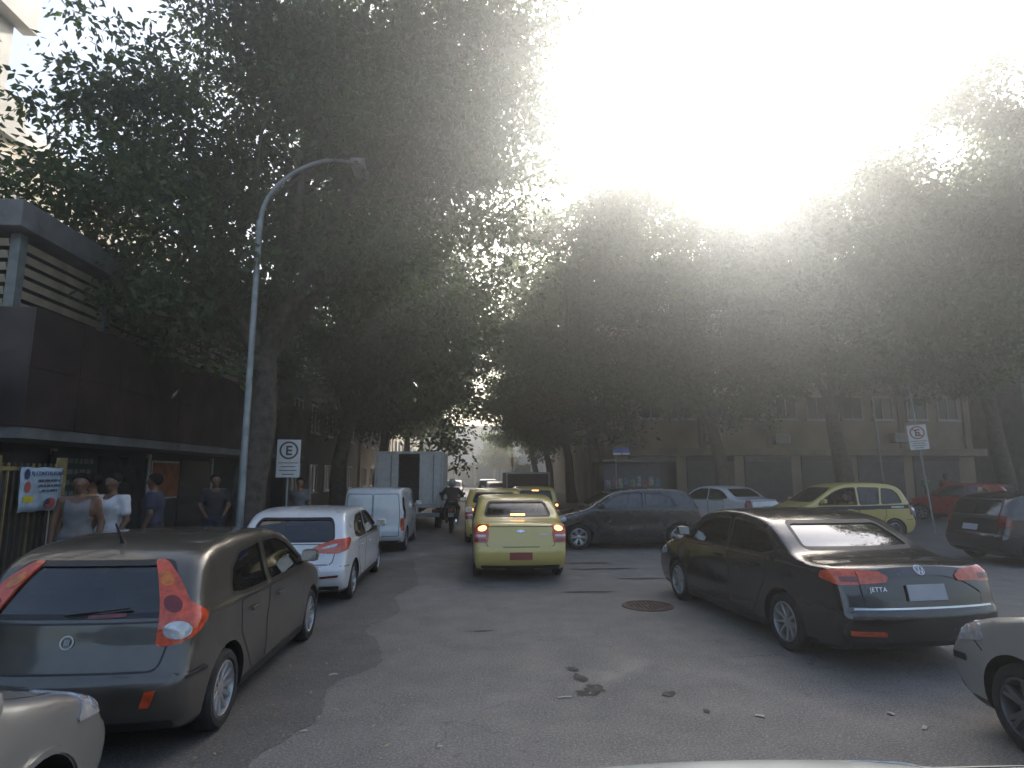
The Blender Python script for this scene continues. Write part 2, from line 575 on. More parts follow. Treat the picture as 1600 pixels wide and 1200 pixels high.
for i, (x, y, a, b_, rt) in enumerate([(1.10, 5.72, .10, .13, .4), (1.02, 6.02, .055, .16, .2), (.99, 6.28, .05, .10, .5), (1.02, 5.62, .13, .075, 0), (1.72, 5.55, .09, .06, .7), (1.90, 5.15, .03, .05, 0), (.1, 7.8, .22, .02, .1), (1.9, 10.2, .5, .07, 0), (2.7, 12.6, .7, .10, .05), (3.1, 11.4, .5, .08, 0), (2.5, 13.4, .6, .09, 0)]):
    decal('oil_stain', blob(x, y, a * .85, b_ * .85, seed=i + 3, rot=rt, jag=.3), .0055 + .00015 * i, OIL)

# ------------------------------------------------------------------ buildings
CONC = mat('grey_concrete', (0.17, 0.17, 0.165), .85, var=.22, scale=2.2, bump=.3, bscale=25)
MAROON = mat('maroon_cladding', (0.040, 0.024, 0.021), .55, var=.35, scale=1.1, rvar=.15)
SLAT = mat('beige_slat', (0.40, 0.34, 0.25), .6, var=.15, scale=3)
POSTM = mat('grey_green_metal', (0.17, 0.19, 0.18), .5, var=.15)
DARKW = mat('dark_render', (0.05, 0.052, 0.052), .85, var=.25, scale=2)
CREAM = mat('cream_render', (0.56, 0.49, 0.38), .85, var=.12, scale=1.2, bump=.2)
PALE = mat('pale_render', (0.66, 0.63, 0.56), .85, var=.12, scale=1.0, bump=.2)
TAN = mat('tan_render', (0.36, 0.29, 0.20), .88, var=.18, scale=.8, bump=.25)
TAN2 = mat('tan_band', (0.27, 0.215, 0.15), .88, var=.18, scale=1.4)
WFR = mat('window_frame', (0.50, 0.49, 0.46), .5, var=.1)
PANE = mat('dark_pane', (0.035, 0.04, 0.042), .08, var=.2, scale=2)
SHUT = mat('roller_shutter', (0.085, 0.080, 0.075), .6, var=.2, scale=3)
YEL = mat('ochre_iron', (0.26, 0.19, 0.075), .6, var=.25)
IRON = mat('dark_iron', (0.10, 0.085, 0.055), .55, var=.25)
def bx(name, x0, x1, y0, y1, z0, z1, m, parent, bev=0.0):
    return MB().box(((x0 + x1) / 2, (y0 + y1) / 2, (z0 + z1) / 2), (abs(x1 - x0), abs(y1 - y0), abs(z1 - z0)), bev=bev).build(name, m, parent)
def window(parent, face, u, z, w, h, pos, frame=WFR, sill=True, div=1):
    """a framed window on a wall; face 'y-' (wall plane y=pos looking -y) or 'x+' (plane x=pos looking +x)"""
    f = .06
    def P(a0, a1, d0, d1, z0, z1):
        return (a0, a1, pos - d1, pos - d0, z0, z1) if face == 'y-' else (pos + d0, pos + d1, a0, a1, z0, z1)
    fr = MB()
    def add(a0, a1, d0, d1, z0, z1):
        b = P(a0, a1, d0, d1, z0, z1)
        fr.box(((b[0] + b[1]) / 2, (b[2] + b[3]) / 2, (b[4] + b[5]) / 2), (b[1] - b[0], b[3] - b[2], b[5] - b[4]))
    add(u - w / 2, u - w / 2 + f, .0, .07, z, z + h); add(u + w / 2 - f, u + w / 2, .0, .07, z, z + h)
    add(u - w / 2 + f, u + w / 2 - f, 0, .068, z, z + f); add(u - w / 2 + f, u + w / 2 - f, 0, .068, z + h - f, z + h)
    for k in range(div):
        q = u - w / 2 + w * (k + 1) / (div + 1)
        add(q - .02, q + .02, .0, .06, z + f, z + h - f)
    o = fr.build('window', frame, parent)
    b = P(u - w / 2 + f, u + w / 2 - f, -.01, .02, z + f, z + h - f)
    bx('pane', *b, PANE, o)
    if sill:
        b = P(u - w / 2 - .08, u + w / 2 + .08, -.01, .14, z - .07, z - .003)
        bx('sill', *b, frame, o)
    return o
# --- low building with maroon canopy and slatted screen on the left
b1 = tag(empty('canopy_building', (-9, 17, 0)), 'low building with a dark maroon canopy and beige slatted sun screen on the left', 'building')
def part(name, x0, x1, y0, y1, z0, z1, m, parent=None, bev=0):
    o = bx(name, x0, x1, y0, y1, z0, z1, m, None, bev)
    o.parent = parent
    q = parent
    off = Vector((0, 0, 0))
    while q:
        off += q.location; q = q.parent
    o.location = -off
    return o
part('fascia', -9.4, -7.03, 9.93, 26, 2.64, 4.55, DARKW, b1)
for k in range(13):
    part('fascia_panel', -7.028, -7.0, 9.9 + k * 1.24, 9.9 + k * 1.24 + 1.228, 2.65, 3.58, MAROON, b1, .004)
    part('fascia_panel', -7.028, -7.0, 9.9 + k * 1.24, 9.9 + k * 1.24 + 1.228, 3.592, 4.55, MAROON, b1, .004)
for k in range(2):
    part('fascia_panel', -8.2 - 1.19 * k, -7.03 - 1.19 * k, 9.9, 9.928, 2.65, 4.55, MAROON, b1, .004)
part('canopy_edge', -9.4, -7.05, 9.95, 26, 2.46, 2.637, CONC, b1)
part('roof_slab', -11, -7.25, 9.7, 26, 5.83, 6.28, CONC, b1, .02)
part('wall', -11, -8.35, 10.4, 26, 0.13, 5.82, DARKW, b1)
yy = 10.1
posts = []
while yy < 24.5:
    posts.append(yy); yy += 2.42
for q in posts:
    part('screen_post', -7.62, -7.46, q - .08, q + .08, 4.56, 5.82, POSTM, b1)
smb = MB().box((0, 0, 0), (.05, 2.24, .125), tilt=Matrix.Rotation(R(24), 4, 'Y'), bev=.008)
sme = mk_mesh('slat', smb.v, smb.f, SLAT)
for q in posts[:-1]:
    for k in range(6):
        link('slat', sme, b1, (-7.56 + 9, q + 1.21 - 17, 4.66 + k * .205))
smb = MB().box((0, 0, 0), (2.9, .05, .125), tilt=Matrix.Rotation(R(24), 4, 'X'), bev=.008)
sme = mk_mesh('slat', smb.v, smb.f, SLAT)
for k in range(6):
    link('slat', sme, b1, (-9.1 + 9, 10.06 - 17, 4.66 + k * .205))
for y0, y1 in ((10.8, 12.6), (14.2, 16.2), (18, 20)):
    part('shop_opening', -8.36, -8.30, y0, y1, .14, 2.3, PANE, b1)
    part('door_frame', -8.34, -8.27, y1, y1 + .1, .14, 2.4, WFR, b1)
# green notice panel with pale lettering under the canopy
sg = tag(empty('notice_panel', (-8.2, 13.2, 1.6)), 'dark green notice panel with pale lettering under the canopy', 'sign')
part('board', -8.28, -8.22, 12.55, 13.9, 1.35, 2.35, mat('notice_green', (.03, .06, .055), .6), sg)
rl = random.Random(4)
for i in range(4):      # worn, unreadable lines of print
    y = 12.66
    while y < 13.75:
        w_ = rl.uniform(.08, .26)
        part('faded_print', -8.219, -8.212, y, min(y + w_, 13.8), 2.12 - i * .22, 2.22 - i * .22, mat('notice_white', (.22, .23, .21), .6), sg)
        y += w_ + .05
pt = tag(empty('orange_poster', (-8.1, 16.6, 1.6)), 'faded orange poster on the wall under the canopy', 'poster')
part('sheet', -8.24, -8.20, 16.35, 17.7, 1.3, 2.2, mat('poster_orange', (.30, .10, .035), .7, var=.3, scale=4), pt)
part('border', -8.255, -8.242, 16.3, 17.75, 1.25, 2.25, WFR, pt)
# --- gate with bars and the banner on it
wl = tag(empty('gate_wall', (-7.7, 6, 0)), 'dark wall behind the barred gate at the left edge', 'wall')
part('wall', -7.9, -7.6, -2, 9.6, .13, 3.4, DARKW, wl)
part('coping', -7.98, -7.52, -2, 9.62, 3.402, 3.5, CONC, wl)
gt = tag(empty('barred_gate', (-6.1, 8.0, 0)), 'ochre iron gate of vertical bars behind the pedestrians', 'gate')
for y in (6.6, 7.86, 9.14):
    part('post', -6.15, -6.05, y - .05, y + .05, .13, 2.14, YEL, gt)
for z in (.35, 1.95):
    part('rail', -6.12, -6.08, 6.66, 7.80, z, z + .05, YEL, gt)
    part('rail', -6.12, -6.08, 7.92, 9.08, z, z + .05, YEL, gt)
k = 0
y = 6.72
while y < 9.08:
    if abs(y - 7.86) > .07:
        part('bar', -6.112, -6.088, y - .011, y + .011, .18, 2.05, YEL if k % 4 == 0 else IRON, gt)
    y += .115; k += 1
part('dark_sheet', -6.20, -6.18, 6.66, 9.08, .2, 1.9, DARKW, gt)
bn = tag(empty('advertising_banner', (-6.03, 8.5, 1.7)), 'pale blue advertising banner with dark lettering tied to the gate', 'banner')
bl = mat('banner_blue', (.34, .44, .52), .6, var=.12, scale=5)
V = []; F = []
for i in range(9):
    for j in range(7):
        y = 8.13 + .83 * i / 8; z = 1.39 + .60 * j / 6
        V.append((-.0 + .012 * math.sin(i * 1.1) + .006 * math.sin(j * 2), y - 8.5 + .01 * math.sin(j), z - 1.7 + .008 * math.sin(i * 1.7)))
for i in range(8):
    for j in range(6):
        a = i * 7 + j
        F.append((a, a + 7, a + 8, a + 1))
bo = obj('cloth', V, F, bl, bn, 60)
so = bo.modifiers.new('t', 'SOLIDIFY'); so.thickness = .006; so.offset = 0
NAVY = mat('banner_navy', (.03, .05, .14), .6)
text('lettering', 'RJ CONSTRUFORT', .078, NAVY, bn, (.022, 8.30 - 8.5, 1.885 - 1.7), (R(90), 0, R(90)), space=1.0)
INK = mat('banner_ink', (.08, .09, .12), .6)
for i, (y0, y1) in enumerate(((8.46, 8.90), (8.47, 8.91), (8.53, 8.84))):      # small print too far off to read
    y = y0
    while y < y1 - .02:
        w_ = min(rl.uniform(.03, .11), y1 - y)
        obj('small_print', [(.022, y - 8.5, 1.795 - .07 * i - 1.7), (.022, y + w_ - 8.5, 1.795 - .07 * i - 1.7), (.022, y + w_ - 8.5, 1.827 - .07 * i - 1.7), (.022, y - 8.5, 1.827 - .07 * i - 1.7)], [(0, 1, 2, 3)], INK, bn)
        y += w_ + .018
def disc(cy, cz, ry, rz, m, nm, x=.02):
    n = 20
    v = [(x, cy - 8.5 + ry * math.cos(6.283 * k / n), cz - 1.7 + rz * math.sin(6.283 * k / n)) for k in range(n)]
    v += [(x + .004, a[1], a[2]) for a in v]
    obj(nm, v, [tuple(range(n, 2 * n))] + [(k, (k + 1) % n, n + (k + 1) % n, n + k) for k in range(n)], m, bn)
disc(8.22, 1.90, .05, .07, NAVY, 'printed_mark'); disc(8.25, 1.73, .055, .075, mat('banner_red', (.45, .10, .06), .6), 'printed_mark')
disc(8.72, 1.50, .11, .075, MATS['banner_red'], 'printed_picture'); disc(8.66, 1.52, .05, .04, NAVY, 'printed_picture', .026)
def rect(y0, y1, z0, z1, m, nm, x=.02):
    obj(nm, [(x, y0 - 8.5, z0 - 1.7), (x, y1 - 8.5, z0 - 1.7), (x, y1 - 8.5, z1 - 1.7), (x, y0 - 8.5, z1 - 1.7)], [(0, 1, 2, 3)], m, bn)
rect(8.19, 8.38, 1.52, 1.61, mat('banner_yellow', (.62, .50, .05), .6), 'printed_label')
bn.location.y += .47
gt.location.y += .36
# --- tall blocks behind on the left
b2 = tag(empty('cream_apartment_block', (-16, 20, 0)), 'sunlit cream apartment block behind the big tree at the left', 'building')
part('wall', -24, -13.2, 15.2, 30, 0, 11.4, CREAM, b2)
part('parapet', -24.1, -13.1, 15.1, 30.1, 11.402, 11.9, PALE, b2)
for fl in range(4):
    for k in range(5):
        o = window(b2, 'x+', 17 + k * 2.9 - 0, 1.2 + fl * 2.75, 1.5, 1.3, -13.2); o.location = -b2.location
    for k in range(3):
        o = window(b2, 'y-', -15 - k * 3.0, 1.2 + fl * 2.75, 1.5, 1.3, 15.2); o.location = -b2.location
b3 = tag(empty('white_balcony_block', (-13, 10, 0)), 'pale block whose balcony corner shows at the top left', 'building')
part('wall', -16, -11.35, 6, 14.2, 0, 24, PALE, b3)
for fl in range(5):
    z = 3.9 + fl * 2.95
    part('balcony_slab', -11.348, -11.0, 9, 14.5, z, z + .18, PALE, b3)
    part('balcony_front', -11.08, -11.0, 9, 14.5, z + .182, z + 1.05, PALE, b3)
    for y in (10.2, 12.6):
        o = window(b3, 'x+', y, z + .9, 1.4, 1.3, -11.35, sill=False); o.location = -b3.location
# --- row of dull buildings further down the left
for i, (y0, y1, h, m_, lb) in enumerate([(27, 44, 9.5, DARKW, 'dark building behind the trees down the left pavement'), (45, 62, 11, TAN2, 'brown building behind the trees far down the left pavement'), (63, 92, 9, CREAM, 'cream building at the far end of the left pavement')]):
    b_ = tag(empty('street_building', (-10, y0, 0)), lb, 'building', 'buildings along the street')
    part('wall', -16, -8.2, y0, y1, 0.1, h, m_, b_)
    part('cornice', -16.1, -8.0, y0 - .1, y1 + .1, h + .002, h + .35, CONC, b_)
    for fl in range(int(h // 3)):
        yy = y0 + 1.8
        while yy < y1 - 1.5:
            o = window(b_, 'x+', yy, 1.0 + fl * 3.0, 1.4, 1.4, -8.2); o.location = -b_.location
            yy += 3.1
for i, (y0, y1, h, m_, lb) in enumerate([(46, 66, 10, TAN2, 'brown building behind the trees down the right pavement'), (67, 92, 9, PALE, 'pale building at the far end of the right pavement')]):
    b_ = tag(empty('street_building', (12, y0, 0)), lb, 'building', 'buildings along the street')
    part('wall', 8.6, 20, y0, y1, 0.1, h, m_, b_)
    part('cornice', 8.4, 20, y0 - .1, y1 + .1, h + .002, h + .35, CONC, b_)
    for fl in range(3):
        for k in range(4):
            o = window(b_, 'y-', 10 + k * 2.6, 1.0 + fl * 3.0, 1.4, 1.4, y0); o.location = -b_.location
# --- tan building across the side street
rb = tag(empty('tan_building', (16, 31, 0)), 'tan rendered building with small windows facing the side street at the right', 'building')
Y = 31.0
part('wall', 7.2, 26.6, Y, 43, 0.1, 12.8, TAN, rb)
part('ledge', 7.0, 26.9, Y - .55, Y - .002, 2.85, 3.22, TAN2, rb, .02)
part('parapet', 7.1, 26.7, Y - .12, 43.1, 12.802, 13.3, TAN2, rb)
x = 8.2
while x < 26.4:
    part('pilaster', x - .14, x + .14, Y - .10, Y - .002, 3.23, 12.7, TAN2, rb)
    x += 3.62
for fl in range(3):
    for k in range(5):
        for dx in (-.85, .85):
            xx = 8.2 + 1.81 + k * 3.62 + dx
            o = window(rb, 'y-', xx, 4.75 + fl * 2.9, 1.15, 1.25, Y); o.location = -rb.location
x = 7.9
k = 0
while x < 26:
    sh = part('roller_shutter', x, x + 2.5, Y - .06, Y - .002, .14, 2.55, SHUT if k % 3 else PANE, rb)
    for q in range(12):
        part('shutter_slat', x + .03, x + 2.47, Y - .075, Y - .062, .20 + q * .19, .20 + q * .19 + .15, SHUT, sh) if k % 3 else None
    part('shop_fascia', x, x + 2.5, Y - .12, Y - .004, 2.56, 2.84, MAROON if k % 2 else CONC, rb)
    x += 3.05; k += 1
for x, z in ((12.3, 3.55), (22.3, 3.6), (10.4, 6.4), (15.9, 3.5)):
    ac = tag(empty('air_conditioner', (x, Y - .3, z)), {12.3: 'air conditioner box above the ledge by the forked tree', 22.3: 'air conditioner box on the tan facade at the right end', 10.4: 'air conditioner box higher on the tan facade', 15.9: 'air conditioner box above the ledge by the thick trunk'}[x], 'air conditioner', 'air conditioners on the tan facade')
    MB().box((0, 0, .2), (.75, .5, .46), bev=.02).build('casing', WFR, ac)
    g = MB()
    for q in range(7):
        g.box((0, -.256, .02 + q * .06), (.62, .012, .022))
    g.build('grille', BLACK, ac)
    MB().box((0, .05, -.05), (.7, .4, .04)).build('bracket', IRON, ac)
# --- pale building closing the street
fb = tag(empty('end_building', (1, 100, 0)), 'pale building with a white awning and blue shopfronts closing the street', 'building')
part('wall', -14, 18, 98, 108, 0, 9.2, PALE, fb)
part('parapet', -14.1, 18.1, 97.9, 108.1, 9.202, 9.6, CREAM, fb)
part('awning', -12, 16, 95.6, 97.99, 3.5, 4.1, mat('awning_white', (.66, .68, .68), .6), fb)
for k in range(9):
    part('shopfront', -11.5 + k * 3, -9.0 + k * 3, 97.9, 97.99, .1, 3.3, mat('shop_blue', (.10, .22, .30), .4) if k % 3 else mat('shop_teal', (.12, .25, .22), .4), fb)
for fl in range(1):
    for k in range(8):
        o = window(fb, 'y-', -10.5 + k * 3.2, 5.4 + fl * 3.1, 1.5, 1.5, 98); o.location = -fb.location

# --- block beyond the tan building on the right
b_ = tag(empty('grey_block', (34, 30, 0)), 'dull grey block at the right edge beyond the tan building', 'building')
part('wall', 28.2, 52, 29.4, 44, 0.1, 13.5, CONC, b_)
part('cornice', 28.0, 52.2, 29.2, 44.2, 13.502, 13.9, TAN2, b_)
for fl in range(4):
    for k in range(6):
        o = window(b_, 'y-', 30.0 + k * 3.4, 1.0 + fl * 3.1, 1.5, 1.4, 29.4); o.location = -b_.location

# ------------------------------------------------------------------ trees
def leaf_mat(name, a, b, tr=0.35):
    m = bpy.data.materials.new(name); m.use_nodes = True
    nt = m.node_tree; nt.nodes.remove(nt.nodes['Principled BSDF'])
    out = nt.nodes['Material Output']
    ge = nd(nt, 'ShaderNodeNewGeometry')
    mx = nd(nt, 'ShaderNodeMix', data_type='RGBA')
    mx.inputs['A'].default_value = (*a, 1); mx.inputs['B'].default_value = (*b, 1)
    nt.links.new(ge.outputs['Random Per Island'], mx.inputs['Factor'])
    df = nd(nt, 'ShaderNodeBsdfPrincipled'); df.inputs['Roughness'].default_value = .45; df.inputs['Specular IOR Level'].default_value = .35
    t = nd(nt, 'ShaderNodeBsdfTranslucent')
    nt.links.new(mx.outputs['Result'], df.inputs['Base Color'])
    mu = nd(nt, 'ShaderNodeMix', data_type='RGBA', blend_type='MULTIPLY'); mu.inputs['Factor'].default_value = 1
    mu.inputs['B'].default_value = (1.5, 1.5, .5, 1)
    nt.links.new(mx.outputs['Result'], mu.inputs['A']); nt.links.new(mu.outputs['Result'], t.inputs[0])
    ms = nd(nt, 'ShaderNodeMixShader'); ms.inputs[0].default_value = tr
    nt.links.new(df.outputs[0], ms.inputs[1]); nt.links.new(t.outputs[0], ms.inputs[2]); nt.links.new(ms.outputs[0], out.inputs[0])
    return m
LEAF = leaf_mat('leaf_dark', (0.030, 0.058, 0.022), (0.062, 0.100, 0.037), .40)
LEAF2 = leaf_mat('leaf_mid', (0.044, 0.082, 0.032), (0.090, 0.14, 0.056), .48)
BARK = mat('bark', (0.085, 0.068, 0.052), .9, var=.35, scale=7, bump=1.0, bscale=16)
def fast_quads(name, V, m):
    """V: (n,4,3) quads"""
    n = len(V)
    me = bpy.data.meshes.new(name)
    me.vertices.add(n * 4); me.loops.add(n * 4); me.polygons.add(n)
    me.vertices.foreach_set('co', V.reshape(-1).astype(np.float32))
    me.loops.foreach_set('vertex_index', np.arange(n * 4, dtype=np.int32))
    me.polygons.foreach_set('loop_start', np.arange(0, n * 4, 4, dtype=np.int32))
    me.polygons.foreach_set('loop_total', np.full(n, 4, dtype=np.int32))
    me.materials.append(m)
    me.update(calc_edges=True)
    return me
def leaves(rs, C, per, spread, size):
    """leaf rhombs round cluster centres C"""
    n = len(C) * per
    cen = np.repeat(C, per, 0)
    sp = np.repeat(rs.uniform(.6, 1.3, len(C)), per)[:, None]
    off = rs.normal(0, 1, (n, 3)) * spread * sp * np.array((1, 1, .62))
    p = cen + off
    d = off + rs.normal(0, .35, (n, 3)); d[:, 2] -= .25
    d /= np.maximum(np.linalg.norm(d, axis=1), 1e-6)[:, None]
    r = rs.normal(0, 1, (n, 3)); r[:, 2] *= .5
    w = np.cross(d, r); w /= np.maximum(np.linalg.norm(w, axis=1), 1e-6)[:, None]
    l = size * rs.uniform(.6, 1.35, n)[:, None]
    nn = np.cross(d, w)
    a = p; b = p + d * l * .45 + w * l * .24 + nn * l * .05; c = p + d * l - nn * l * .06; e = p + d * l * .45 - w * l * .24 + nn * l * .05
    return np.stack([a, b, c, e], 1)
def tree(name, base, tr, th, blobs, n_leaf, size, label, seed, lean=(0, 0), m=None, group='street trees', spread=.42, clump=.62):
    rs = np.random.RandomState(seed)
    rt = empty(name, (base[0], base[1], 0.0))
    tag(rt, label, 'tree', group)
    B = np.array(blobs, float); B[:, 0] -= base[0]; B[:, 1] -= base[1]
    vol = B[:, 3] * B[:, 4] * B[:, 5]
    per = 60; sub = 10
    ng = max(12, int(n_leaf / per / sub))
    which = rs.choice(len(B), ng, p=vol / vol.sum())
    u = rs.normal(0, 1, (ng, 3)); u /= np.linalg.norm(u, axis=1)[:, None]
    rad = rs.uniform(0, 1, ng) ** .38
    lum = 1 + .20 * np.sin(u[:, 0] * 5 + seed) * np.cos(u[:, 1] * 6 - seed) + .12 * np.sin(u[:, 2] * 9 + u[:, 0] * 7)
    G = B[which, :3] + u * (rad * lum)[:, None] * B[which, 3:]
    cs = np.repeat(rs.uniform(.65, 1.35, ng), sub)[:, None]
    C = np.repeat(G, sub, 0) + rs.normal(0, 1, (ng * sub, 3)) * clump * cs * np.array((1, 1, .55))
    nc = len(C)
    crown = link('crown', fast_quads('crown', leaves(rs, C, per, spread, size), m or LEAF), rt)
    # trunk and limbs
    t = MB()
    top = np.array((lean[0], lean[1], th))
    pts = []; rr = []
    for k in range(9):
        q = k / 8
        pts.append((lean[0] * q ** 1.5 + .06 * math.sin(q * 7 + seed), lean[1] * q ** 1.5 + .05 * math.cos(q * 6 + seed), .12 + (th - .12) * q if k else -.02))
        rr.append(tr * (1.35 if k == 0 else 1.12 - .42 * q if k > 1 else 1.15))
    t.tube(pts, rr, 14)
    t.build('trunk', BARK, rt, 60)
    order = np.argsort(-vol)
    targets = [B[i, :3] + np.array((0, 0, B[i, 5] * .35)) for i in order]
    targets += list(C[rs.choice(nc, 10, replace=False)])
    for i, g in enumerate(targets):
        g = np.array(g)
        st = np.array(pts[-1]) * 1.0 if i < len(order) else np.array(targets[i % len(order)]) * .55 + np.array(pts[-1]) * .45
        st = st - (np.array((0, 0, .25)) if i < len(order) else 0)
        r0 = tr * (.55 if i < len(order) else .2)
        P = []; Q = []
        for k in range(7):
            q = k / 6
            w_ = st + (g - st) * q + np.array((0, 0, 1)) * (.10 * np.linalg.norm(g - st) * math.sin(q * math.pi)) + rs.normal(0, .07, 3) * (0 < k < 6)
            P.append(tuple(w_)); Q.append(max(.012, r0 * (1 - .88 * q)))
        MB().tube(P, Q, 8).build('limb', BARK, rt, 60)
    return rt
tree('street_tree', (-4.62, 13.1), .34, 4.6, [(-4.0, 14.5, 9.6, 3.9, 3.0, 3.7), (-7.7, 12.6, 8.0, 2.0, 2.2, 1.7), (-6.9, 12.4, 6.9, 2.1, 2.0, 1.3), (-3.5, 14.0, 12.6, 3.7, 3.2, 2.6), (-.4, 13.4, 10.8, 2.6, 3.0, 3.4), (-1.9, 14.6, 7.0, 2.1, 2.6, 1.7), (-4.7, 13.9, 5.9, 2.3, 1.7, 1.3), (-2.2, 12.2, 12.6, 3.4, 3, 2.2), (-1.2, 12.0, 8.7, 1.4, 1.0, 1.2), (-6.9, 12.8, 9.6, 1.6, 2.0, 1.3), (-6.3, 13.6, 5.5, 1.7, 2.2, 1.1), (-5.6, 15.5, 5.0, 1.5, 2.0, 1.0)],
     128000, .172, 'huge dark leafy tree over the left pavement behind the lamp post', 3, lean=(.1, .2), spread=.27, clump=.58)
for i, (x, y, bl, lb) in enumerate([
    (-4.9, 22.5, [(-3.9, 22.5, 10.0, 4.2, 4.2, 5.0), (-2.2, 22.2, 6.0, 2.3, 3.0, 1.8), (-6.5, 22.5, 6.5, 2.6, 3, 2.2)], 'second leafy tree on the left pavement, beyond the parking sign'),
    (-4.9, 32.0, [(-3.6, 32.0, 9.6, 4.2, 4.5, 5.6), (-2.4, 31.5, 5.2, 2.0, 3.0, 1.6), (-6.2, 32, 6.0, 2.8, 3, 2.4)], 'third leafy tree on the left pavement, above the white truck'),
    (-4.9, 43.0, [(-4.2, 43.0, 9.9, 3.8, 4.5, 5.4), (-3.8, 42.0, 5.6, 2.0, 3.0, 1.6)], 'fourth leafy tree down the left pavement'),
    (-4.9, 55.0, [(-4.6, 55.0, 10.2, 3.8, 4.5, 5.4), (-4.4, 54.0, 6.0, 2.0, 3.0, 1.6)], 'farthest leafy tree down the left pavement')]):
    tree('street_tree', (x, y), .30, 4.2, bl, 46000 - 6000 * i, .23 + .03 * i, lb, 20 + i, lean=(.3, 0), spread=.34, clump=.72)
for i, (x, y, bl, lb) in enumerate([
    (6.0, 29.0, [(5.0, 29.0, 11.4, 4.2, 4.0, 6.8), (3.9, 28.0, 6.3, 2.8, 3.0, 1.9), (7.4, 28.0, 6.6, 2.6, 3, 2.0)], 'leafy tree at the junction corner, left of the tan building'),
    (6.2, 38.5, [(4.8, 38.5, 10.0, 4.3, 4.3, 5.8), (3.7, 38.0, 5.6, 2.6, 3.0, 2.0)], 'leafy tree on the right pavement beyond the junction corner tree'),
    (6.2, 49.0, [(5.8, 49.0, 10.2, 4.0, 4.3, 5.4), (5.4, 48.0, 5.8, 2.4, 3.0, 1.7)], 'second leafy tree on the right pavement past the junction'),
    (6.2, 60.0, [(6.2, 60.0, 10.2, 4.0, 4.3, 5.4), (6.0, 59.0, 5.8, 2.4, 3.0, 1.7)], 'farthest leafy tree down the right pavement')]):
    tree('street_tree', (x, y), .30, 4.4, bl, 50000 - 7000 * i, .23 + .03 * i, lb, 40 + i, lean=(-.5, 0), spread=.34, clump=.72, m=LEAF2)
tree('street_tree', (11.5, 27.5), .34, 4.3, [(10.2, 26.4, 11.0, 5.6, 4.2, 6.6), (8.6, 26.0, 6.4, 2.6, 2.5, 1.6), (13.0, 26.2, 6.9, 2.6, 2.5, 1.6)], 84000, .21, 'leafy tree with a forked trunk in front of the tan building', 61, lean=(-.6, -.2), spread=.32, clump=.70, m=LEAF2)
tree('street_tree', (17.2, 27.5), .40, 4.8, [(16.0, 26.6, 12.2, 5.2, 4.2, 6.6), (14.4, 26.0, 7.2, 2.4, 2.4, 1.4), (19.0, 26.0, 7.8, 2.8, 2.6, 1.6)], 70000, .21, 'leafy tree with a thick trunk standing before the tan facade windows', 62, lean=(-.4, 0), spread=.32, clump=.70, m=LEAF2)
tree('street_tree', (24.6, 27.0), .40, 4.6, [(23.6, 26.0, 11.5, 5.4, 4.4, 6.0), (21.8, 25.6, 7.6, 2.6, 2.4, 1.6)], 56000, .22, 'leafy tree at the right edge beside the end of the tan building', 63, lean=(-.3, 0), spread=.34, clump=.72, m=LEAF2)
tree('street_tree', (18.6, 16.6), .34, 4.8, [(16.4, 17.2, 9.6, 4.4, 3.8, 4.2), (14.2, 17.4, 8.2, 2.6, 2.6, 2.2), (17.4, 17, 12.2, 3.6, 3.0, 3.0)], 70000, .18, 'nearest leafy tree at the upper right with its trunk out of view', 64, lean=(-.6, .2), spread=.28, clump=.6)
tree('street_tree', (3.6, 84.0), .16, 2.6, [(3.6, 84.0, 4.6, 2.4, 2.4, 2.2)], 4200, .30, 'small pale green tree at the far end of the street', 71, spread=.34, clump=.72, m=LEAF2)
# fallen leaves on the asphalt
rs = np.random.RandomState(9)
n = 420
px = np.where(rs.uniform(0, 1, n) < .55, rs.uniform(-1.95, -.5, n), rs.uniform(-.5, 4.6, n)); py = rs.uniform(3.2, 12, n)
ang = rs.uniform(0, 6.28, n); l = rs.uniform(.010, .028, n)
d = np.stack([np.cos(ang), np.sin(ang), np.zeros(n)], 1); w = np.stack([-np.sin(ang), np.cos(ang), np.zeros(n)], 1)
p = np.stack([px, py, np.full(n, .012)], 1)
Q = np.stack([p - d * l[:, None], p + w * l[:, None] * .4 + np.array((0, 0, .006)), p + d * l[:, None] + np.array((0, 0, .01)), p - w * l[:, None] * .4 + np.array((0, 0, .004))], 1)
lf = link('fallen_leaves', fast_quads('fallen_leaves', Q, leaf_mat('dry_leaf', (.16, .11, .05), (.32, .27, .16), .1)))
tag(lf, 'small dry leaves scattered over the asphalt', 'leaves', kind='stuff')

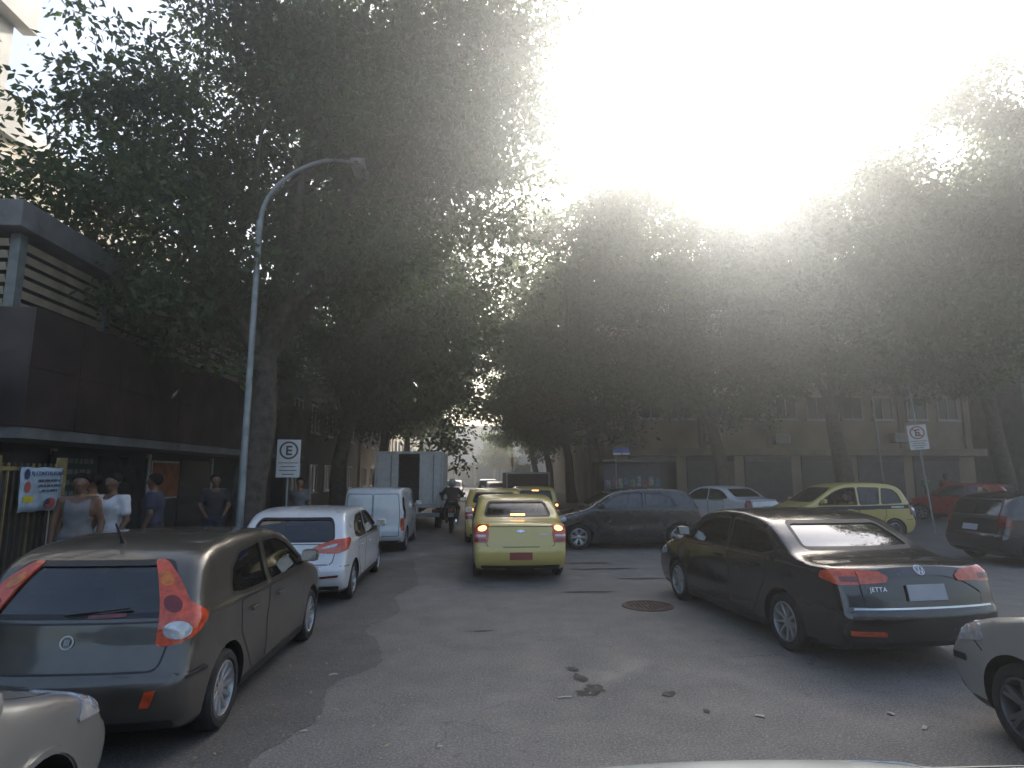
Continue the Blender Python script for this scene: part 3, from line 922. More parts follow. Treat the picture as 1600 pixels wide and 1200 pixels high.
# ------------------------------------------------------------------ cars
TPL = {
 'hatch': dict(L=3.85, W=1.66, H=1.46, wx=(0.70, 3.12), wr=0.295, belt=0.95, tumble=0.27, cab=(0.32, 2.75), dash=2.45,
  prof=[(.14,.24),(.03,.36),(0,.52),(.03,.66),(.075,.80),(.10,.94),(.20,1.12),(.34,1.31),(.50,1.40),(.9,1.455),(1.5,1.46),(2.0,1.425),(2.28,1.36),(2.62,1.17),(2.92,1.00),(3.12,.94),(3.45,.85),(3.68,.74),(3.79,.60),(3.85,.46),(3.80,.30),(3.66,.20),(.40,.19)],
  win=[[(0.74,1.005),(0.84,1.20),(1.03,1.31),(1.50,1.345),(1.50,.965),(0.95,.975)],[(1.57,.965),(1.57,1.345),(1.95,1.335),(2.2,1.26),(2.60,1.035),(2.68,.955)]],
  ws=[(-.64,1.03),(.64,1.03),(.54,1.345),(-.54,1.345)], rw=[(-.60,.98),(.60,.98),(.55,1.24),(.50,1.31),(-.50,1.31),(-.55,1.24)],
  doors=[[(1.06,.50),(.93,.68),(0.90,.925),(1.53,.925),(1.53,.28),(1.24,.28)],[(1.56,.28),(1.56,.925),(2.72,.915),(2.74,.6),(2.66,.28)]],
  seats=((1.95, .48), (0.95, .48))),
 'sedan': dict(L=4.48, W=1.74, H=1.50, wx=(0.98, 3.60), wr=0.31, belt=1.0, tumble=0.27, cab=(0.85, 3.3), dash=3.0,
  prof=[(.14,.26),(.03,.38),(0,.54),(.02,.70),(.06,.88),(.10,.99),(.2,1.04),(.55,1.06),(.78,1.11),(1.1,1.29),(1.38,1.42),(1.75,1.485),(2.25,1.50),(2.65,1.455),(2.9,1.38),(3.25,1.18),(3.52,1.02),(3.75,.965),(4.05,.88),(4.3,.75),(4.42,.6),(4.48,.46),(4.42,.3),(4.3,.21),(.4,.2)],
  win=[[(1.06,1.07),(1.30,1.26),(1.55,1.355),(2.02,1.385),(2.02,1.0),(1.3,1.01)],[(2.09,1.0),(2.09,1.385),(2.5,1.37),(2.78,1.29),(3.16,1.08),(3.26,.99)]],
  ws=[(-.67,1.06),(.67,1.06),(.56,1.375),(-.56,1.375)], rw=[(-.64,1.12),(.64,1.12),(.55,1.38),(-.55,1.38)],
  doors=[[(1.40,.56),(1.28,.72),(1.24,.965),(2.05,.965),(2.05,.30),(1.56,.30)],[(2.08,.30),(2.08,.965),(3.28,.95),(3.30,.62),(3.18,.30)]],
  seats=((2.55, .46), (1.58, .44))),
 'mpv': dict(L=4.04, W=1.69, H=1.62, wx=(0.72, 3.35), wr=0.295, belt=1.0, tumble=0.24, cab=(0.3, 3.0), dash=2.75,
  prof=[(.14,.26),(.03,.38),(0,.54),(.03,.7),(.07,.85),(.10,1.0),(.2,1.22),(.34,1.45),(.52,1.55),(.9,1.61),(1.6,1.62),(2.1,1.57),(2.38,1.49),(2.85,1.22),(3.15,1.06),(3.4,.98),(3.7,.86),(3.88,.74),(3.98,.6),(4.04,.46),(3.98,.3),(3.85,.21),(.4,.2)],
  win=[[(.44,1.06),(.52,1.3),(.66,1.42),(0.98,1.46),(1.07,1.03)],[(1.15,1.03),(1.06,1.465),(1.70,1.48),(1.72,1.01)],[(1.80,1.01),(1.78,1.48),(2.12,1.46),(2.42,1.36),(2.86,1.10),(2.96,1.0)]],
  ws=[(-.65,1.08),(.65,1.08),(.55,1.46),(-.55,1.46)], rw=[(-.60,1.04),(.60,1.04),(.54,1.45),(-.54,1.45)],
  doors=[[(1.08,.50),(.97,.68),(0.94,.965),(1.75,.965),(1.75,.30),(1.24,.30)],[(1.78,.30),(1.78,.965),(3.0,.95),(3.02,.62),(2.9,.30)]],
  seats=((2.15, .55), (1.15, .55))),
 'van': dict(L=3.95, W=1.62, H=1.60, wx=(0.75, 3.20), wr=0.29, belt=1.0, tumble=0.10, cab=(1.5, 2.85), dash=2.6,
  prof=[(.10,.30),(.02,.40),(0,.55),(.01,.8),(.03,1.2),(.06,1.46),(.14,1.55),(.35,1.6),(1.6,1.6),(2.2,1.55),(2.45,1.46),(2.95,1.12),(3.2,1.02),(3.6,.90),(3.82,.74),(3.93,.54),(3.9,.3),(3.7,.22),(.4,.24)],
  win=[[(1.9,1.03),(1.9,1.42),(2.15,1.41),(2.42,1.31),(2.75,1.10),(2.82,1.03)]],
  ws=[(-.66,1.12),(.66,1.12),(.60,1.44),(-.60,1.44)], rw=None,
  doors=[[(1.85,.30),(1.85,.98),(2.86,.97),(2.86,.62),(2.76,.30)]],
  seats=((2.1, .5),)),
}
class Car:
    def __init__(s, kind, L, Wd, H, holes=True, step=0.05, flare=0.02):
        T = TPL[kind]
        s.T = T; s.kind = kind
        s.sx, s.sy, s.sz = L / T['L'], Wd / T['W'], H / T['H']
        s.L, s.W, s.H = L, Wd, H
        s.wr = T['wr'] * s.sz
        s.wx = [x * s.sx for x in T['wx']]
        s.belt = T['belt'] * s.sz
        prof = np.array(catmull(T['prof'], 5, True)) * (s.sx, s.sz)
        # 2-D distance table of the side profile
        h = 0.02
        s.g0 = np.array((-0.4, -0.2)); s.gh = h
        nx, nz = int((L + 1.0) / h), int((H + 0.6) / h)
        G = np.stack(np.meshgrid(s.g0[0] + np.arange(nx) * h, s.g0[1] + np.arange(nz) * h, indexing='ij'), -1).reshape(-1, 2)
        d = np.sqrt(seg_d2(G, prof)) * np.where(in_poly(G, prof), -1, 1)
        s.D = d.reshape(nx, nz)
        s.flare = flare
        s.bump_z = 0.60 * s.sz; s.rk = 0.075
        s.root = None
    def sd(s, x, z):
        u = np.clip((x - s.g0[0]) / s.gh, 0, s.D.shape[0] - 1.001); v = np.clip((z - s.g0[1]) / s.gh, 0, s.D.shape[1] - 1.001)
        i = u.astype(int); j = v.astype(int); a = u - i; b = v - j
        D = s.D
        return (D[i, j] * (1 - a) + D[i + 1, j] * a) * (1 - b) + (D[i, j + 1] * (1 - a) + D[i + 1, j + 1] * a) * b
    def f(s, P):
        x, y, z = P[:, 0], np.abs(P[:, 1]), P[:, 2]
        u = (x - s.L / 2) / (s.L / 2)
        hw = s.W / 2 * (1 - 0.07 * np.abs(u) ** 3 - 0.06 * np.clip(u, 0, 2) ** 4)
        t = z - s.belt
        tum = s.T['tumble']
        hw = hw - tum * np.where(t > 0, np.sqrt(t * t + 0.0016) - 0.04 + 0 * t, 0) - 0.02 * np.clip(t / 0.1, 0, 1)
        low = np.clip((0.62 * s.sz - z) / 0.45, 0, 1)
        hw = hw - 0.05 * low ** 2
        mid = np.exp(-((z - 0.60 * s.sz) / 0.13) ** 2) * np.clip(1 - np.abs(u) * 1.1, 0, 1)
        hw = hw - 0.018 * mid
        for wx in s.wx:
            hw = hw + s.flare * np.exp(-((x - wx) ** 2 + (z - s.wr) ** 2) / 0.16)
        yn = y / (s.W / 2)
        xe = s.L / 2 + (x - s.L / 2) * (1 + 0.05 * yn ** 2.6)
        ze = z + 0.035 * yn ** 2 * np.clip((z - 0.6) / 0.4, 0, 1)
        sd = s.sd(xe, ze)
        sd = sd - 0.024 / (1 + np.exp(np.clip((z - s.bump_z) / 0.010, -30, 30))) * np.clip((np.abs(u) - 0.72) / 0.12, 0, 1)
        return smax(sd, y - hw, s.rk)
    def cast(s, o, a, uz, off):
        if a == 'top':
            uz = np.asarray(uz, float)
            P0 = np.stack([uz[:, 0], uz[:, 1], np.full(len(uz), 0.45)], 1)
            d = np.array((0, 0, 1.0))
            return s.shoot(P0, d, off)
        a = R(a)
        d = np.array((math.cos(a), math.sin(a), 0.0))
        pr = np.array((abs(math.sin(a)) if abs(math.cos(a)) < 1e-6 else math.sin(a), -math.cos(a) if abs(math.cos(a)) > 1e-6 else 0, 0.0))
        uz = np.asarray(uz, float)
        P0 = np.array((o[0], o[1], 0.0)) + uz[:, :1] * pr + uz[:, 1:] * np.array((0, 0, 1.0))
        return s.shoot(P0, d, off)
    def shoot(s, P0, d, off):
        lo = np.zeros(len(P0)); hi = np.full(len(P0), 4.0)
        for _ in range(26):
            m = (lo + hi) / 2
            v = s.f(P0 + m[:, None] * d) > 0
            hi = np.where(v, m, hi); lo = np.where(v, lo, m)
        P = P0 + lo[:, None] * d
        g, _ = grad(s.f, P)
        n = g / np.maximum(np.linalg.norm(g, axis=1), 1e-6)[:, None]
        return P + n * off, n
    def sc(s, poly, view):
        if view == 'top':
            return [(a * s.sx, b * s.sy) for a, b in poly]
        k = s.sx if view in ('L', 'R') else s.sy
        return [(a * k, b * s.sz) for a, b in poly]
    def vw(s, view):
        return {'L': ((0, 0), 90), 'R': ((0, 0), -90), 'back': ((s.L * 0.5, 0), 180), 'front': ((s.L * 0.5, 0), 0), 'top': ((0, 0), 'top'),
                'rear_corner': ((0.6, s.W / 2 - 0.6), 135), 'front_corner': ((s.L - 0.6, s.W / 2 - 0.6), 45)}.get(view, view)
    def panel(s, name, view, poly, m, parent=None, off=0.003, step=0.05, depth=0.012, scaled=True, mirror=False, smooth=40):
        if scaled and isinstance(view, str):
            poly = s.sc(poly, view)
        o, a = s.vw(view)
        P2, T, bd = fill2d(poly, step)
        P, n = s.cast(o, a, P2, off)
        t = T[len(T) // 2]
        if np.dot(np.cross(P[t[1]] - P[t[0]], P[t[2]] - P[t[0]]), n[t[0]]) < 0:
            T = [q[::-1] for q in T]; bd = [(b, c) for c, b in bd]
        V = [tuple(p) for p in P]; F = [tuple(q) for q in T]
        if depth > 0:
            k = len(V); ids = sorted({i for e in bd for i in e}); mp = {i: k + j for j, i in enumerate(ids)}
            V += [tuple(P[i] - n[i] * depth) for i in ids]
            F += [(mp[e[0]], mp[e[1]], e[1], e[0]) for e in bd]
        if mirror:
            V = [(p[0], -p[1], p[2]) for p in V]; F = [tuple(reversed(q)) for q in F]
        return obj(name, V, F, m, parent or s.root, smooth)
    def strip(s, name, view, line, w, m, parent=None, off=0.004, closed=False, scaled=True, mirror=False, thick=0.0, step=0.05):
        if scaled and isinstance(view, str):
            line = s.sc(line, view)
        o, a = s.vw(view)
        L2 = np.array(line, float)
        if closed:
            L2 = np.vstack([L2, L2[:1]])
        pts = []
        for i in range(len(L2) - 1):
            n = max(1, int(np.linalg.norm(L2[i + 1] - L2[i]) / step))
            for k in range(n):
                pts.append(L2[i] + (L2[i + 1] - L2[i]) * k / n)
        if not closed:
            pts.append(L2[-1])
        pts = np.array(pts); N = len(pts)
        if closed:
            d = np.roll(pts, -1, 0) - np.roll(pts, 1, 0)
        else:
            d = np.vstack([pts[1:2] - pts[:1], pts[2:] - pts[:-2], pts[-1:] - pts[-2:-1]])
        d /= np.maximum(np.linalg.norm(d, axis=1), 1e-9)[:, None]
        q = np.stack([-d[:, 1], d[:, 0]], 1) * w / 2
        A, na = s.cast(o, a, pts + q, off); B, nb = s.cast(o, a, pts - q, off)
        V = list(map(tuple, A)) + list(map(tuple, B)); F = []
        for i in range(N if closed else N - 1):
            j = (i + 1) % N
            F.append((i, j, N + j, N + i))
        t = F[0]
        if np.dot(np.cross(np.subtract(V[t[1]], V[t[0]]), np.subtract(V[t[2]], V[t[0]])), na[0]) < 0:
            F = [x[::-1] for x in F]
        dp = off + 0.006
        A2 = A - na * dp; B2 = B - nb * dp
        V += list(map(tuple, A2)) + list(map(tuple, B2))
        for i in range(N if closed else N - 1):
            j = (i + 1) % N
            F.append((i, 2 * N + i, 2 * N + j, j)); F.append((N + i, N + j, 3 * N + j, 3 * N + i))
        if mirror:
            V = [(p[0], -p[1], p[2]) for p in V]; F = [tuple(reversed(q)) for q in F]
        return obj(name, V, F, m, parent or s.root, 40)
    def prismv(s, mb, view, poly, a0, a1):
        o, a = s.vw(view)
        a = R(a)
        d = np.array((math.cos(a), math.sin(a), 0.0))
        pr = np.array((1.0, 0, 0)) if abs(math.cos(a)) < 1e-6 else np.array((math.sin(a), -math.cos(a), 0.0))
        base = np.array((o[0], o[1], 0.0))
        P = list(poly)
        fn = lambda u, z, h: base + pr * u + d * h + np.array((0, 0, z))
        area = sum(P[i - 1][0] * P[i][1] - P[i][0] * P[i - 1][1] for i in range(len(P)))
        if area * np.dot(np.cross(pr, (0, 0, 1.0)), d) < 0:
            P = P[::-1]
        mb.prism(P, a0, a1, lambda u, z, h: tuple(fn(u, z, h)))
    def body(s, root, paint_m, step=0.05, holes=True, seats=True, tint=None, rear_tint=None):
        s.root = root; T = s.T
        V, Q = surface(s.f, (-0.15, -s.W / 2 - 0.15, 0.02), (s.L + 0.15, s.W / 2 + 0.15, s.H + 0.15), step)
        me = mk_mesh('body', V, Q, [paint_m, BLACK, INTER])
        o = link('body', me)
        cut = []
        wa = MB()
        s.hwx = []
        for wx in s.wx:
            r = s.wr + 0.055
            y1, _ = s.cast((0, 0), 90, [(wx, s.wr + r + .02)], 0)
            s.hwx.append(float(y1[0][1]))
            for sg in (-1, 1):
                n = 36
                ci = [(wx + r * math.cos(2 * math.pi * k / n), s.wr + r * math.sin(2 * math.pi * k / n)) for k in range(n)]
                s.prismv(wa, 'L' if sg > 0 else 'R', ci, y1[0][1] - 0.30, y1[0][1] + 0.3)
        cut.append(wa)
        if holes:
            c0, c1 = T['cab'][0] * s.sx, T['cab'][1] * s.sx
            fi = lambda P: np.maximum(np.maximum(s.f(P) + 0.05, 0.40 - P[:, 2]), np.maximum(c0 - P[:, 0], P[:, 0] - c1))
            V2, Q2 = surface(fi, (-0.15, -s.W / 2 - 0.15, 0.02), (s.L + 0.15, s.W / 2 + 0.15, s.H + 0.15), step * 1.13, 1)
            inn = MB(); inn.v = [tuple(p) for p in V2]; inn.f = [tuple(q) for q in Q2.tolist()]
            cut.append(inn)
            sw = MB()
            for w in T['win']:
                pl = rnd_poly(s.sc(w, 'L'), 0.05)
                for vv in ('L', 'R'):
                    s.prismv(sw, vv, pl, s.W / 2 - 0.42, s.W / 2 + 0.3)
            cut.append(sw)
            fw = MB()
            s.prismv(fw, 'front', rnd_poly(s.sc(T['ws'], 'back'), 0.07), 0.0, s.L)
            if T['rw']:
                s.prismv(fw, 'back', rnd_poly(s.sc(T['rw'], 'back'), 0.07), s.L * 0.5 - 1.55 * s.sx, s.L)
            cut.append(fw)
        tmp = []
        for i, c in enumerate(cut):
            co = c.build('cutter', BLACK)
            tmp.append(co)
            md = o.modifiers.new('b%d' % i, 'BOOLEAN')
            md.operation = 'DIFFERENCE'; md.object = co; md.solver = 'MANIFOLD'
        dg = bpy.context.evaluated_depsgraph_get()
        me2 = bpy.data.meshes.new_from_object(o.evaluated_get(dg))
        o.modifiers.clear()
        for c in tmp:
            md_ = c.data; bpy.data.objects.remove(c); bpy.data.meshes.remove(md_)
        o.data = me2; me2.name = 'body'; o.parent = root
        bpy.data.meshes.remove(me)
        n = len(me2.polygons)
        cen = np.zeros(n * 3); me2.polygons.foreach_get('center', cen); cen = cen.reshape(-1, 3)
        fv = s.f(cen)
        mi = np.where(fv < -0.022, 2, 0)
        for wx in s.wx:
            mi[(np.hypot(cen[:, 0] - wx, cen[:, 2] - s.wr) < s.wr + 0.07) & (fv < -0.012)] = 1
        mi[(cen[:, 2] < 0.235 * s.sz)] = 1
        while len(me2.materials) < 3:
            me2.materials.append(BLACK)
        me2.materials[0] = paint_m; me2.materials[1] = BLACK; me2.materials[2] = INTER
        me2.polygons.foreach_set('material_index', mi.astype(np.int32))
        me2.polygons.foreach_set('use_smooth', [True] * n)
        me2.set_sharp_from_angle(angle=R(32))
        me2.update()
        gl = tint or GLASS_D
        goff = -0.012 if holes else 0.003
        for w in T['win']:
            pl = rnd_poly(s.sc(w, 'L'), 0.05)
            for vv in ('L', 'R'):
                g = s.panel('window', vv, pl, gl, off=goff, depth=0.0, scaled=False)
                s.strip('seal', vv, pl, 0.030, BLACK, g, 0.0015, True, False)
        pl = rnd_poly(s.sc(T['ws'], 'front'), 0.07)
        g = s.panel('windscreen', 'front', pl, gl if holes is False else GLASS_M, off=goff, depth=0, scaled=False)
        s.strip('seal', 'front', pl, 0.035, BLACK, g, 0.0015, True, False)
        if T['rw']:
            pl = rnd_poly(s.sc(T['rw'], 'back'), 0.07)
            g = s.panel('rear_window', 'back', pl, rear_tint or gl, off=goff, depth=0, scaled=False)
            s.strip('seal', 'back', pl, 0.035, BLACK, g, 0.0015, True, False)
        if holes and seats:
            for sx_, sz_ in T['seats']:
                for sg in (-1, 1):
                    y = 0.36 * s.sy * sg
                    b = MB()
                    b.box((sx_ * s.sx, y, sz_ * s.sz), (0.50, 0.50, 0.16), bev=0.05)
                    b.box((sx_ * s.sx - 0.27, y, sz_ * s.sz + 0.30), (0.13, 0.48, 0.56), bev=0.05, tilt=Matrix.Rotation(R(-14), 4, 'Y'))
                    b.box((sx_ * s.sx - 0.36, y, sz_ * s.sz + 0.66), (0.09, 0.26, 0.17), bev=0.04)
                    b.build('seat', INTER, root, 50)
            MB().box((T['dash'] * s.sx, 0, 0.78 * s.sz), (0.42, 1.3 * s.sy, 0.34), bev=0.08).build('dashboard', INTER, root, 50)
            b = MB()
            cx, cz = (T['dash'] - 0.33) * s.sx, 0.90 * s.sz
            b.tube([(cx - 0.05 * math.sin(2 * math.pi * k / 20), 0.36 * s.sy + 0.18 * math.cos(2 * math.pi * k / 20), cz + 0.17 * math.sin(2 * math.pi * k / 20)) for k in range(21)], 0.014, 6)
            b.tube([(cx, 0.36 * s.sy, cz), (cx + 0.3, 0.36 * s.sy, cz - 0.1)], 0.03, 6)
            b.build('steering_wheel', BLACK, root, 50)
        return o
    def doors(s, paint_m, handle=None):
        for vv in ('L', 'R'):
            for i, d in enumerate(s.T['doors']):
                pl = rnd_poly(s.sc(d, vv), 0.05)
                s.strip('door_gap', vv, pl, 0.014, BLACK, None, 0.0015, True, False)
                do = s.panel('door', vv, [(p[0], p[1]) for p in shrink(pl, 0.007)], paint_m, off=0.0022, scaled=False, depth=0.006)
                hx = max(p[0] for p in pl) * 0 + min(p[0] for p in pl) + 0.16; hz = s.belt - 0.13
                hp, hn = s.cast((0, 0), 90 if vv == 'L' else -90, [(hx, hz), (hx + 0.17, hz)], 0.03)
                b = MB().box(tuple((hp[0] + hp[1]) / 2), (0.18, 0.025, 0.030), bev=0.01)
                b.build('handle', handle or paint_m, do, 50)
    def wheels(s, n=5, kind='alloy', col=None, rim_r=0.70, w=0.17, steer=0.0):
        col = col or ALLOY
        r = s.wr
        key = ('wheel', n, kind, round(r, 3), col.name)
        if key not in MATS:
            ty = MB()
            ri = r * rim_r
            ty.lathe([(ri, -w / 2 + .015), (ri + .015, -w / 2), (r - 0.03, -w / 2), (r - .008, -w / 2 + .02), (r, -w / 2 + .045), (r, w / 2 - .045), (r - .008, w / 2 - .02), (r - 0.03, w / 2), (ri + .015, w / 2), (ri, w / 2 - .015)], 44, closed=True)
            mt = mk_mesh('tyre', ty.v, ty.f, RUBBER, 35)
            rb = MB()
            rb.lathe([(ri, -w / 2 + .02), (ri, w / 2 - .012), (ri - .016, w / 2 - .004), (ri - .022, w / 2 - .02), (ri - .03, -w / 2 + .03)], 44, closed=True)
            if kind == 'alloy':
                rb.lathe([(0.001, w / 2 - .028), (.035, w / 2 - .028), (.06, w / 2 - .04), (.06, w / 2 - .07), (0.001, w / 2 - .07)], 24)
                for k in range(n):
                    a = 2 * math.pi * k / n
                    for da in ((0,) if n > 6 else (-0.13, 0.13)):
                        wd = 0.019 if n > 6 else 0.021
                        pts = [(0.04, w / 2 - .036, wd * 1.1), (ri * .55, w / 2 - .026, wd), (ri - .012, w / 2 - .012, wd * .9)]
                        v = []; f = []
                        for q, (rr, hh, ww) in enumerate(pts):
                            aa = a + da * (0.5 + q * .35)
                            c, sn = math.cos(aa), math.sin(aa)
                            for tt, dh in ((-1, -.012), (-.7, 0), (.7, 0), (1, -.012), (1, -.04), (-1, -.04)):
                                v.append((rr * c - tt * ww * sn, hh + dh, rr * sn + tt * ww * c))
                        for q in range(2):
                            for i in range(6):
                                f.append((q * 6 + i, q * 6 + (i + 1) % 6, q * 6 + 6 + (i + 1) % 6, q * 6 + 6 + i))
                        rb.add(v, f)
            else:   # plastic hub cap: dished disc with slots
                rb.lathe([(0.001, w / 2 - .012), (.05, w / 2 - .012), (ri * .55, w / 2 - .022), (ri * .62, w / 2 - .03), (ri * .68, w / 2 - .03), (ri * .74, w / 2 - .018), (ri - .01, w / 2 - .008)], 36)
            mr = mk_mesh('rim', rb.v, rb.f, col, 40)
            db = MB()
            db.lathe([(0.001, w / 2 - .095), (ri * .62, w / 2 - .095), (ri * .62, w / 2 - .11), (ri - .025, w / 2 - .12)], 30)
            mdk = mk_mesh('brake_disc', db.v, db.f, mat('brake_steel', (0.10, 0.095, 0.09), 0.5, metal=0.5), 40)
            MATS[key] = (mt, mr, mdk)
        mt, mr, mdk = MATS[key]
        for i, wx in enumerate(s.wx):
            for sg in (-1, 1):
                y = sg * (s.hwx[i] - w / 2 - 0.012)
                e = empty('wheel', (wx, y, r), 0 if sg > 0 else math.pi, s.root)
                if i == 1:
                    e.rotation_euler.z += steer
                e.rotation_euler.y = random.random() * 6
                for nm, me in (('tyre', mt), ('rim', mr), ('brake_disc', mdk)):
                    link(nm, me, e)
    def mirrors(s, m, x=None):
        x = (x or (s.T['win'][-1][-1][0] - 0.10)) * s.sx; z = s.belt + 0.06
        for sg in (-1, 1):
            p, n = s.cast((0, 0), 90 * sg, [(x, z)], 0)
            y = p[0][1]
            b = MB()
            b.box((x - 0.03, y + sg * 0.11, z + 0.05), (0.11, 0.18, 0.13), bev=0.05)
            b.box((x - 0.0, y + sg * 0.01, z), (0.06, 0.08, 0.05), bev=0.015)
            mo = b.build('wing_mirror', m, s.root, 60)
            MB().box((x - 0.088, y + sg * 0.11, z + 0.05), (0.006, 0.15, 0.10)).build('mirror_glass', CHROME, mo)
    def plate(s, view='back', z=0.72, m=None, w=0.40, h=0.13):
        o, a = s.vw(view)
        p, n = s.cast(o, a, [(0, z - h / 2), (0, z + h / 2), (0.2, z), (-.2, z)], 0.0)
        sg = -1 if view == 'back' else 1
        x = p[:, 0].min() if sg < 0 else p[:, 0].max()
        til = math.atan2(p[1][0] - p[0][0], h)
        b = MB().box((x + sg * 0.006, 0, z), (0.012, w, h), bev=0.004, tilt=Matrix.Rotation(til, 4, 'Y'))
        return b.build('number_plate', m or PLATE, s.root)
    def badge(s, z, kind, size=0.05, view='back', m=None, y=0.0):
        """flat emblem: 'ring' = ring with a disc, 'bow' = a flat cross of two bars, 'vee' = ring with V over W"""
        o, a = s.vw(view)
        p, n = s.cast(o, a, [(y, z)], 0.006)
        c = p[0]; nn = Vector(n[0])
        fr = nn.to_track_quat('Z', 'Y').to_matrix().to_4x4()
        b = MB()
        def loc(pts):
            return [tuple(Vector(c) + fr.to_3x3() @ Vector(q)) for q in pts]
        def bar(x0, y0, x1, y1, w, h=0.006):
            d = Vector((x1 - x0, y1 - y0, 0)).normalized(); q = Vector((-d.y, d.x, 0)) * w / 2
            a0 = Vector((x0, y0, 0)); a1 = Vector((x1, y1, 0))
            v = [a0 + q, a0 - q, a1 - q, a1 + q]
            v = [tuple(t) for t in v] + [(t.x, t.y, h) for t in v]
            b.add(loc(v), [(0, 1, 2, 3), (7, 6, 5, 4), (0, 4, 5, 1), (1, 5, 6, 2), (2, 6, 7, 3), (3, 7, 4, 0)])
        def ring(r, w):
            n_ = 28; v = []; f = []
            for k in range(n_):
                t = 2 * math.pi * k / n_
                for rr, hh in ((r - w, 0), (r - w, .006), (r, .006), (r, 0)):
                    v.append((rr * math.cos(t), rr * math.sin(t), hh))
            for k in range(n_):
                for i in range(4):
                    f.append((k * 4 + i, k * 4 + (i + 1) % 4, ((k + 1) % n_) * 4 + (i + 1) % 4, ((k + 1) % n_) * 4 + i))
            b.add(loc(v), f)
        r = size
        if kind == 'ring':
            ring(r, r * .22)
            for q in (-.3, -.1, .1, .3):
                bar(q * r, -r * .4, q * r, r * .4, r * .1)
        elif kind == 'vee':
            ring(r, r * .14)
            bar(-.35 * r, .8 * r, 0, .08 * r, r * .16); bar(.35 * r, .8 * r, 0, .08 * r, r * .16)
            bar(-.75 * r, .4 * r, -.35 * r, -.75 * r, r * .16); bar(-.35 * r, -.75 * r, 0, .05 * r, r * .16)
            bar(.75 * r, .4 * r, .35 * r, -.75 * r, r * .16); bar(.35 * r, -.75 * r, 0, .05 * r, r * .16)
        elif kind == 'oval':
            ring(r, r * .2)
            bar(-.35 * r, -.6 * r, -.2 * r, .6 * r, r * .16); bar(.2 * r, -.6 * r, .35 * r, .6 * r, r * .16); bar(-.3 * r, -.1 * r, .3 * r, .1 * r, r * .16)
        else:
            bar(-1.6 * r, 0, 1.6 * r, 0, r * .62, .007); bar(-.05 * r, -r * .62, .05 * r, r * .62, r * .9, .009)
        return b.build('emblem', m or CHROME, s.root)
    def letters(s, txt, y, z, size, view='back', m=None, align='LEFT'):
        o, a = s.vw(view)
        p, n = s.cast(o, a, [(y, z)], 0.018)
        ang = math.atan2(n[0][1], n[0][0])
        til = math.asin(max(-1, min(1, n[0][2])))
        return text('lettering', txt, size, m or CHROME, s.root, p[0], (R(90) - til, 0, ang + R(90)), align)
def shrink(poly, d):
    P = np.array(poly, float)
    area = 0.5 * np.sum(P[:, 0] * np.roll(P[:, 1], -1) - np.roll(P[:, 0], -1) * P[:, 1])
    t = np.roll(P, -1, 0) - np.roll(P, 1, 0)
    t /= np.maximum(np.linalg.norm(t, axis=1), 1e-9)[:, None]
    n = np.stack([-t[:, 1], t[:, 0]], 1) * (1 if area > 0 else -1)
    return [tuple(p) for p in P + n * d]
def car_root(name, car, loc, heading, label, group=None, cat='car'):
    """heading in degrees from +X; loc = ground point under the car's middle"""
    h = R(heading)
    e = empty(name, (loc[0] - math.cos(h) * car.L / 2, loc[1] - math.sin(h) * car.L / 2, 0.004), h)
    tag(e, label, cat, group)
    return e

def std_car(c, root, pm, spokes=5, wkind='alloy', step=0.05, tint=None, seats=True, wcol=None, handle=None, gate=True, trim=True, steer=0.0, plates=(0.74, 0.48), holes=True, mirror=None, rear_tint=None):
    """body, glass, doors, wheels, mirrors, bumpers and shut lines common to all cars"""
    o = c.body(root, pm, step=step, holes=holes, seats=seats, tint=tint, rear_tint=rear_tint)
    c.doors(pm, handle)
    c.wheels(spokes, wkind, wcol, steer=steer)
    c.mirrors(mirror or pm)
    k = c.kind
    zt = {'hatch': 0.955, 'sedan': 1.0, 'mpv': 1.0, 'van': 1.0}[k]
    bz = 0.60
    if gate:
        pl = rnd_poly(c.sc([(-.60, bz + .03), (.60, bz + .03), (.63, .80), (.61, zt - .02), (-.61, zt - .02), (-.63, .80)], 'back'), 0.06)
        c.strip('lid_gap', 'back', pl, 0.013, BLACK, None, 0.0015, True, False)
        c.panel('boot_lid' if k == 'sedan' else 'tailgate', 'back', shrink(pl, 0.007), pm, off=0.0025, scaled=False, depth=0.006)
    if trim:
        for v, nm in (('back', 'rear_bumper'), ('front', 'front_bumper')):
            c.panel(nm, v, rnd_poly(c.sc([(-.70, .245), (.70, .245), (.71, .305), (-.71, .305)], v), 0.03), BLACK, off=0.004, scaled=False)
        for v in ('L', 'R'):
            c.strip('bumper_gap', v, [(0.02, bz + .008), (c.T['wx'][0] - c.T['wr'] - .06, bz - .01)], 0.011, BLACK, off=0.002)
            c.strip('sill_trim', v, [(c.T['wx'][0] + c.T['wr'] + .07, .245), (c.T['wx'][1] - c.T['wr'] - .07, .245)], 0.05, BLACK, off=0.004)
    L = c.T['L']
    base = {'hatch': 2.95, 'sedan': 3.55, 'mpv': 3.20, 'van': 3.22}[k]
    c.strip('bonnet_gap', 'top', [(base - .02, .66), (base + .3, .69), (L - .30, .58), (L - .16, .35), (L - .13, 0), (L - .16, -.35), (L - .30, -.58), (base + .3, -.69), (base - .02, -.66)], 0.012, BLACK, off=0.0015)
    if plates[0]: c.plate('back', plates[0] * c.sz)
    if plates[1]: c.plate('front', plates[1] * c.sz)
    return o
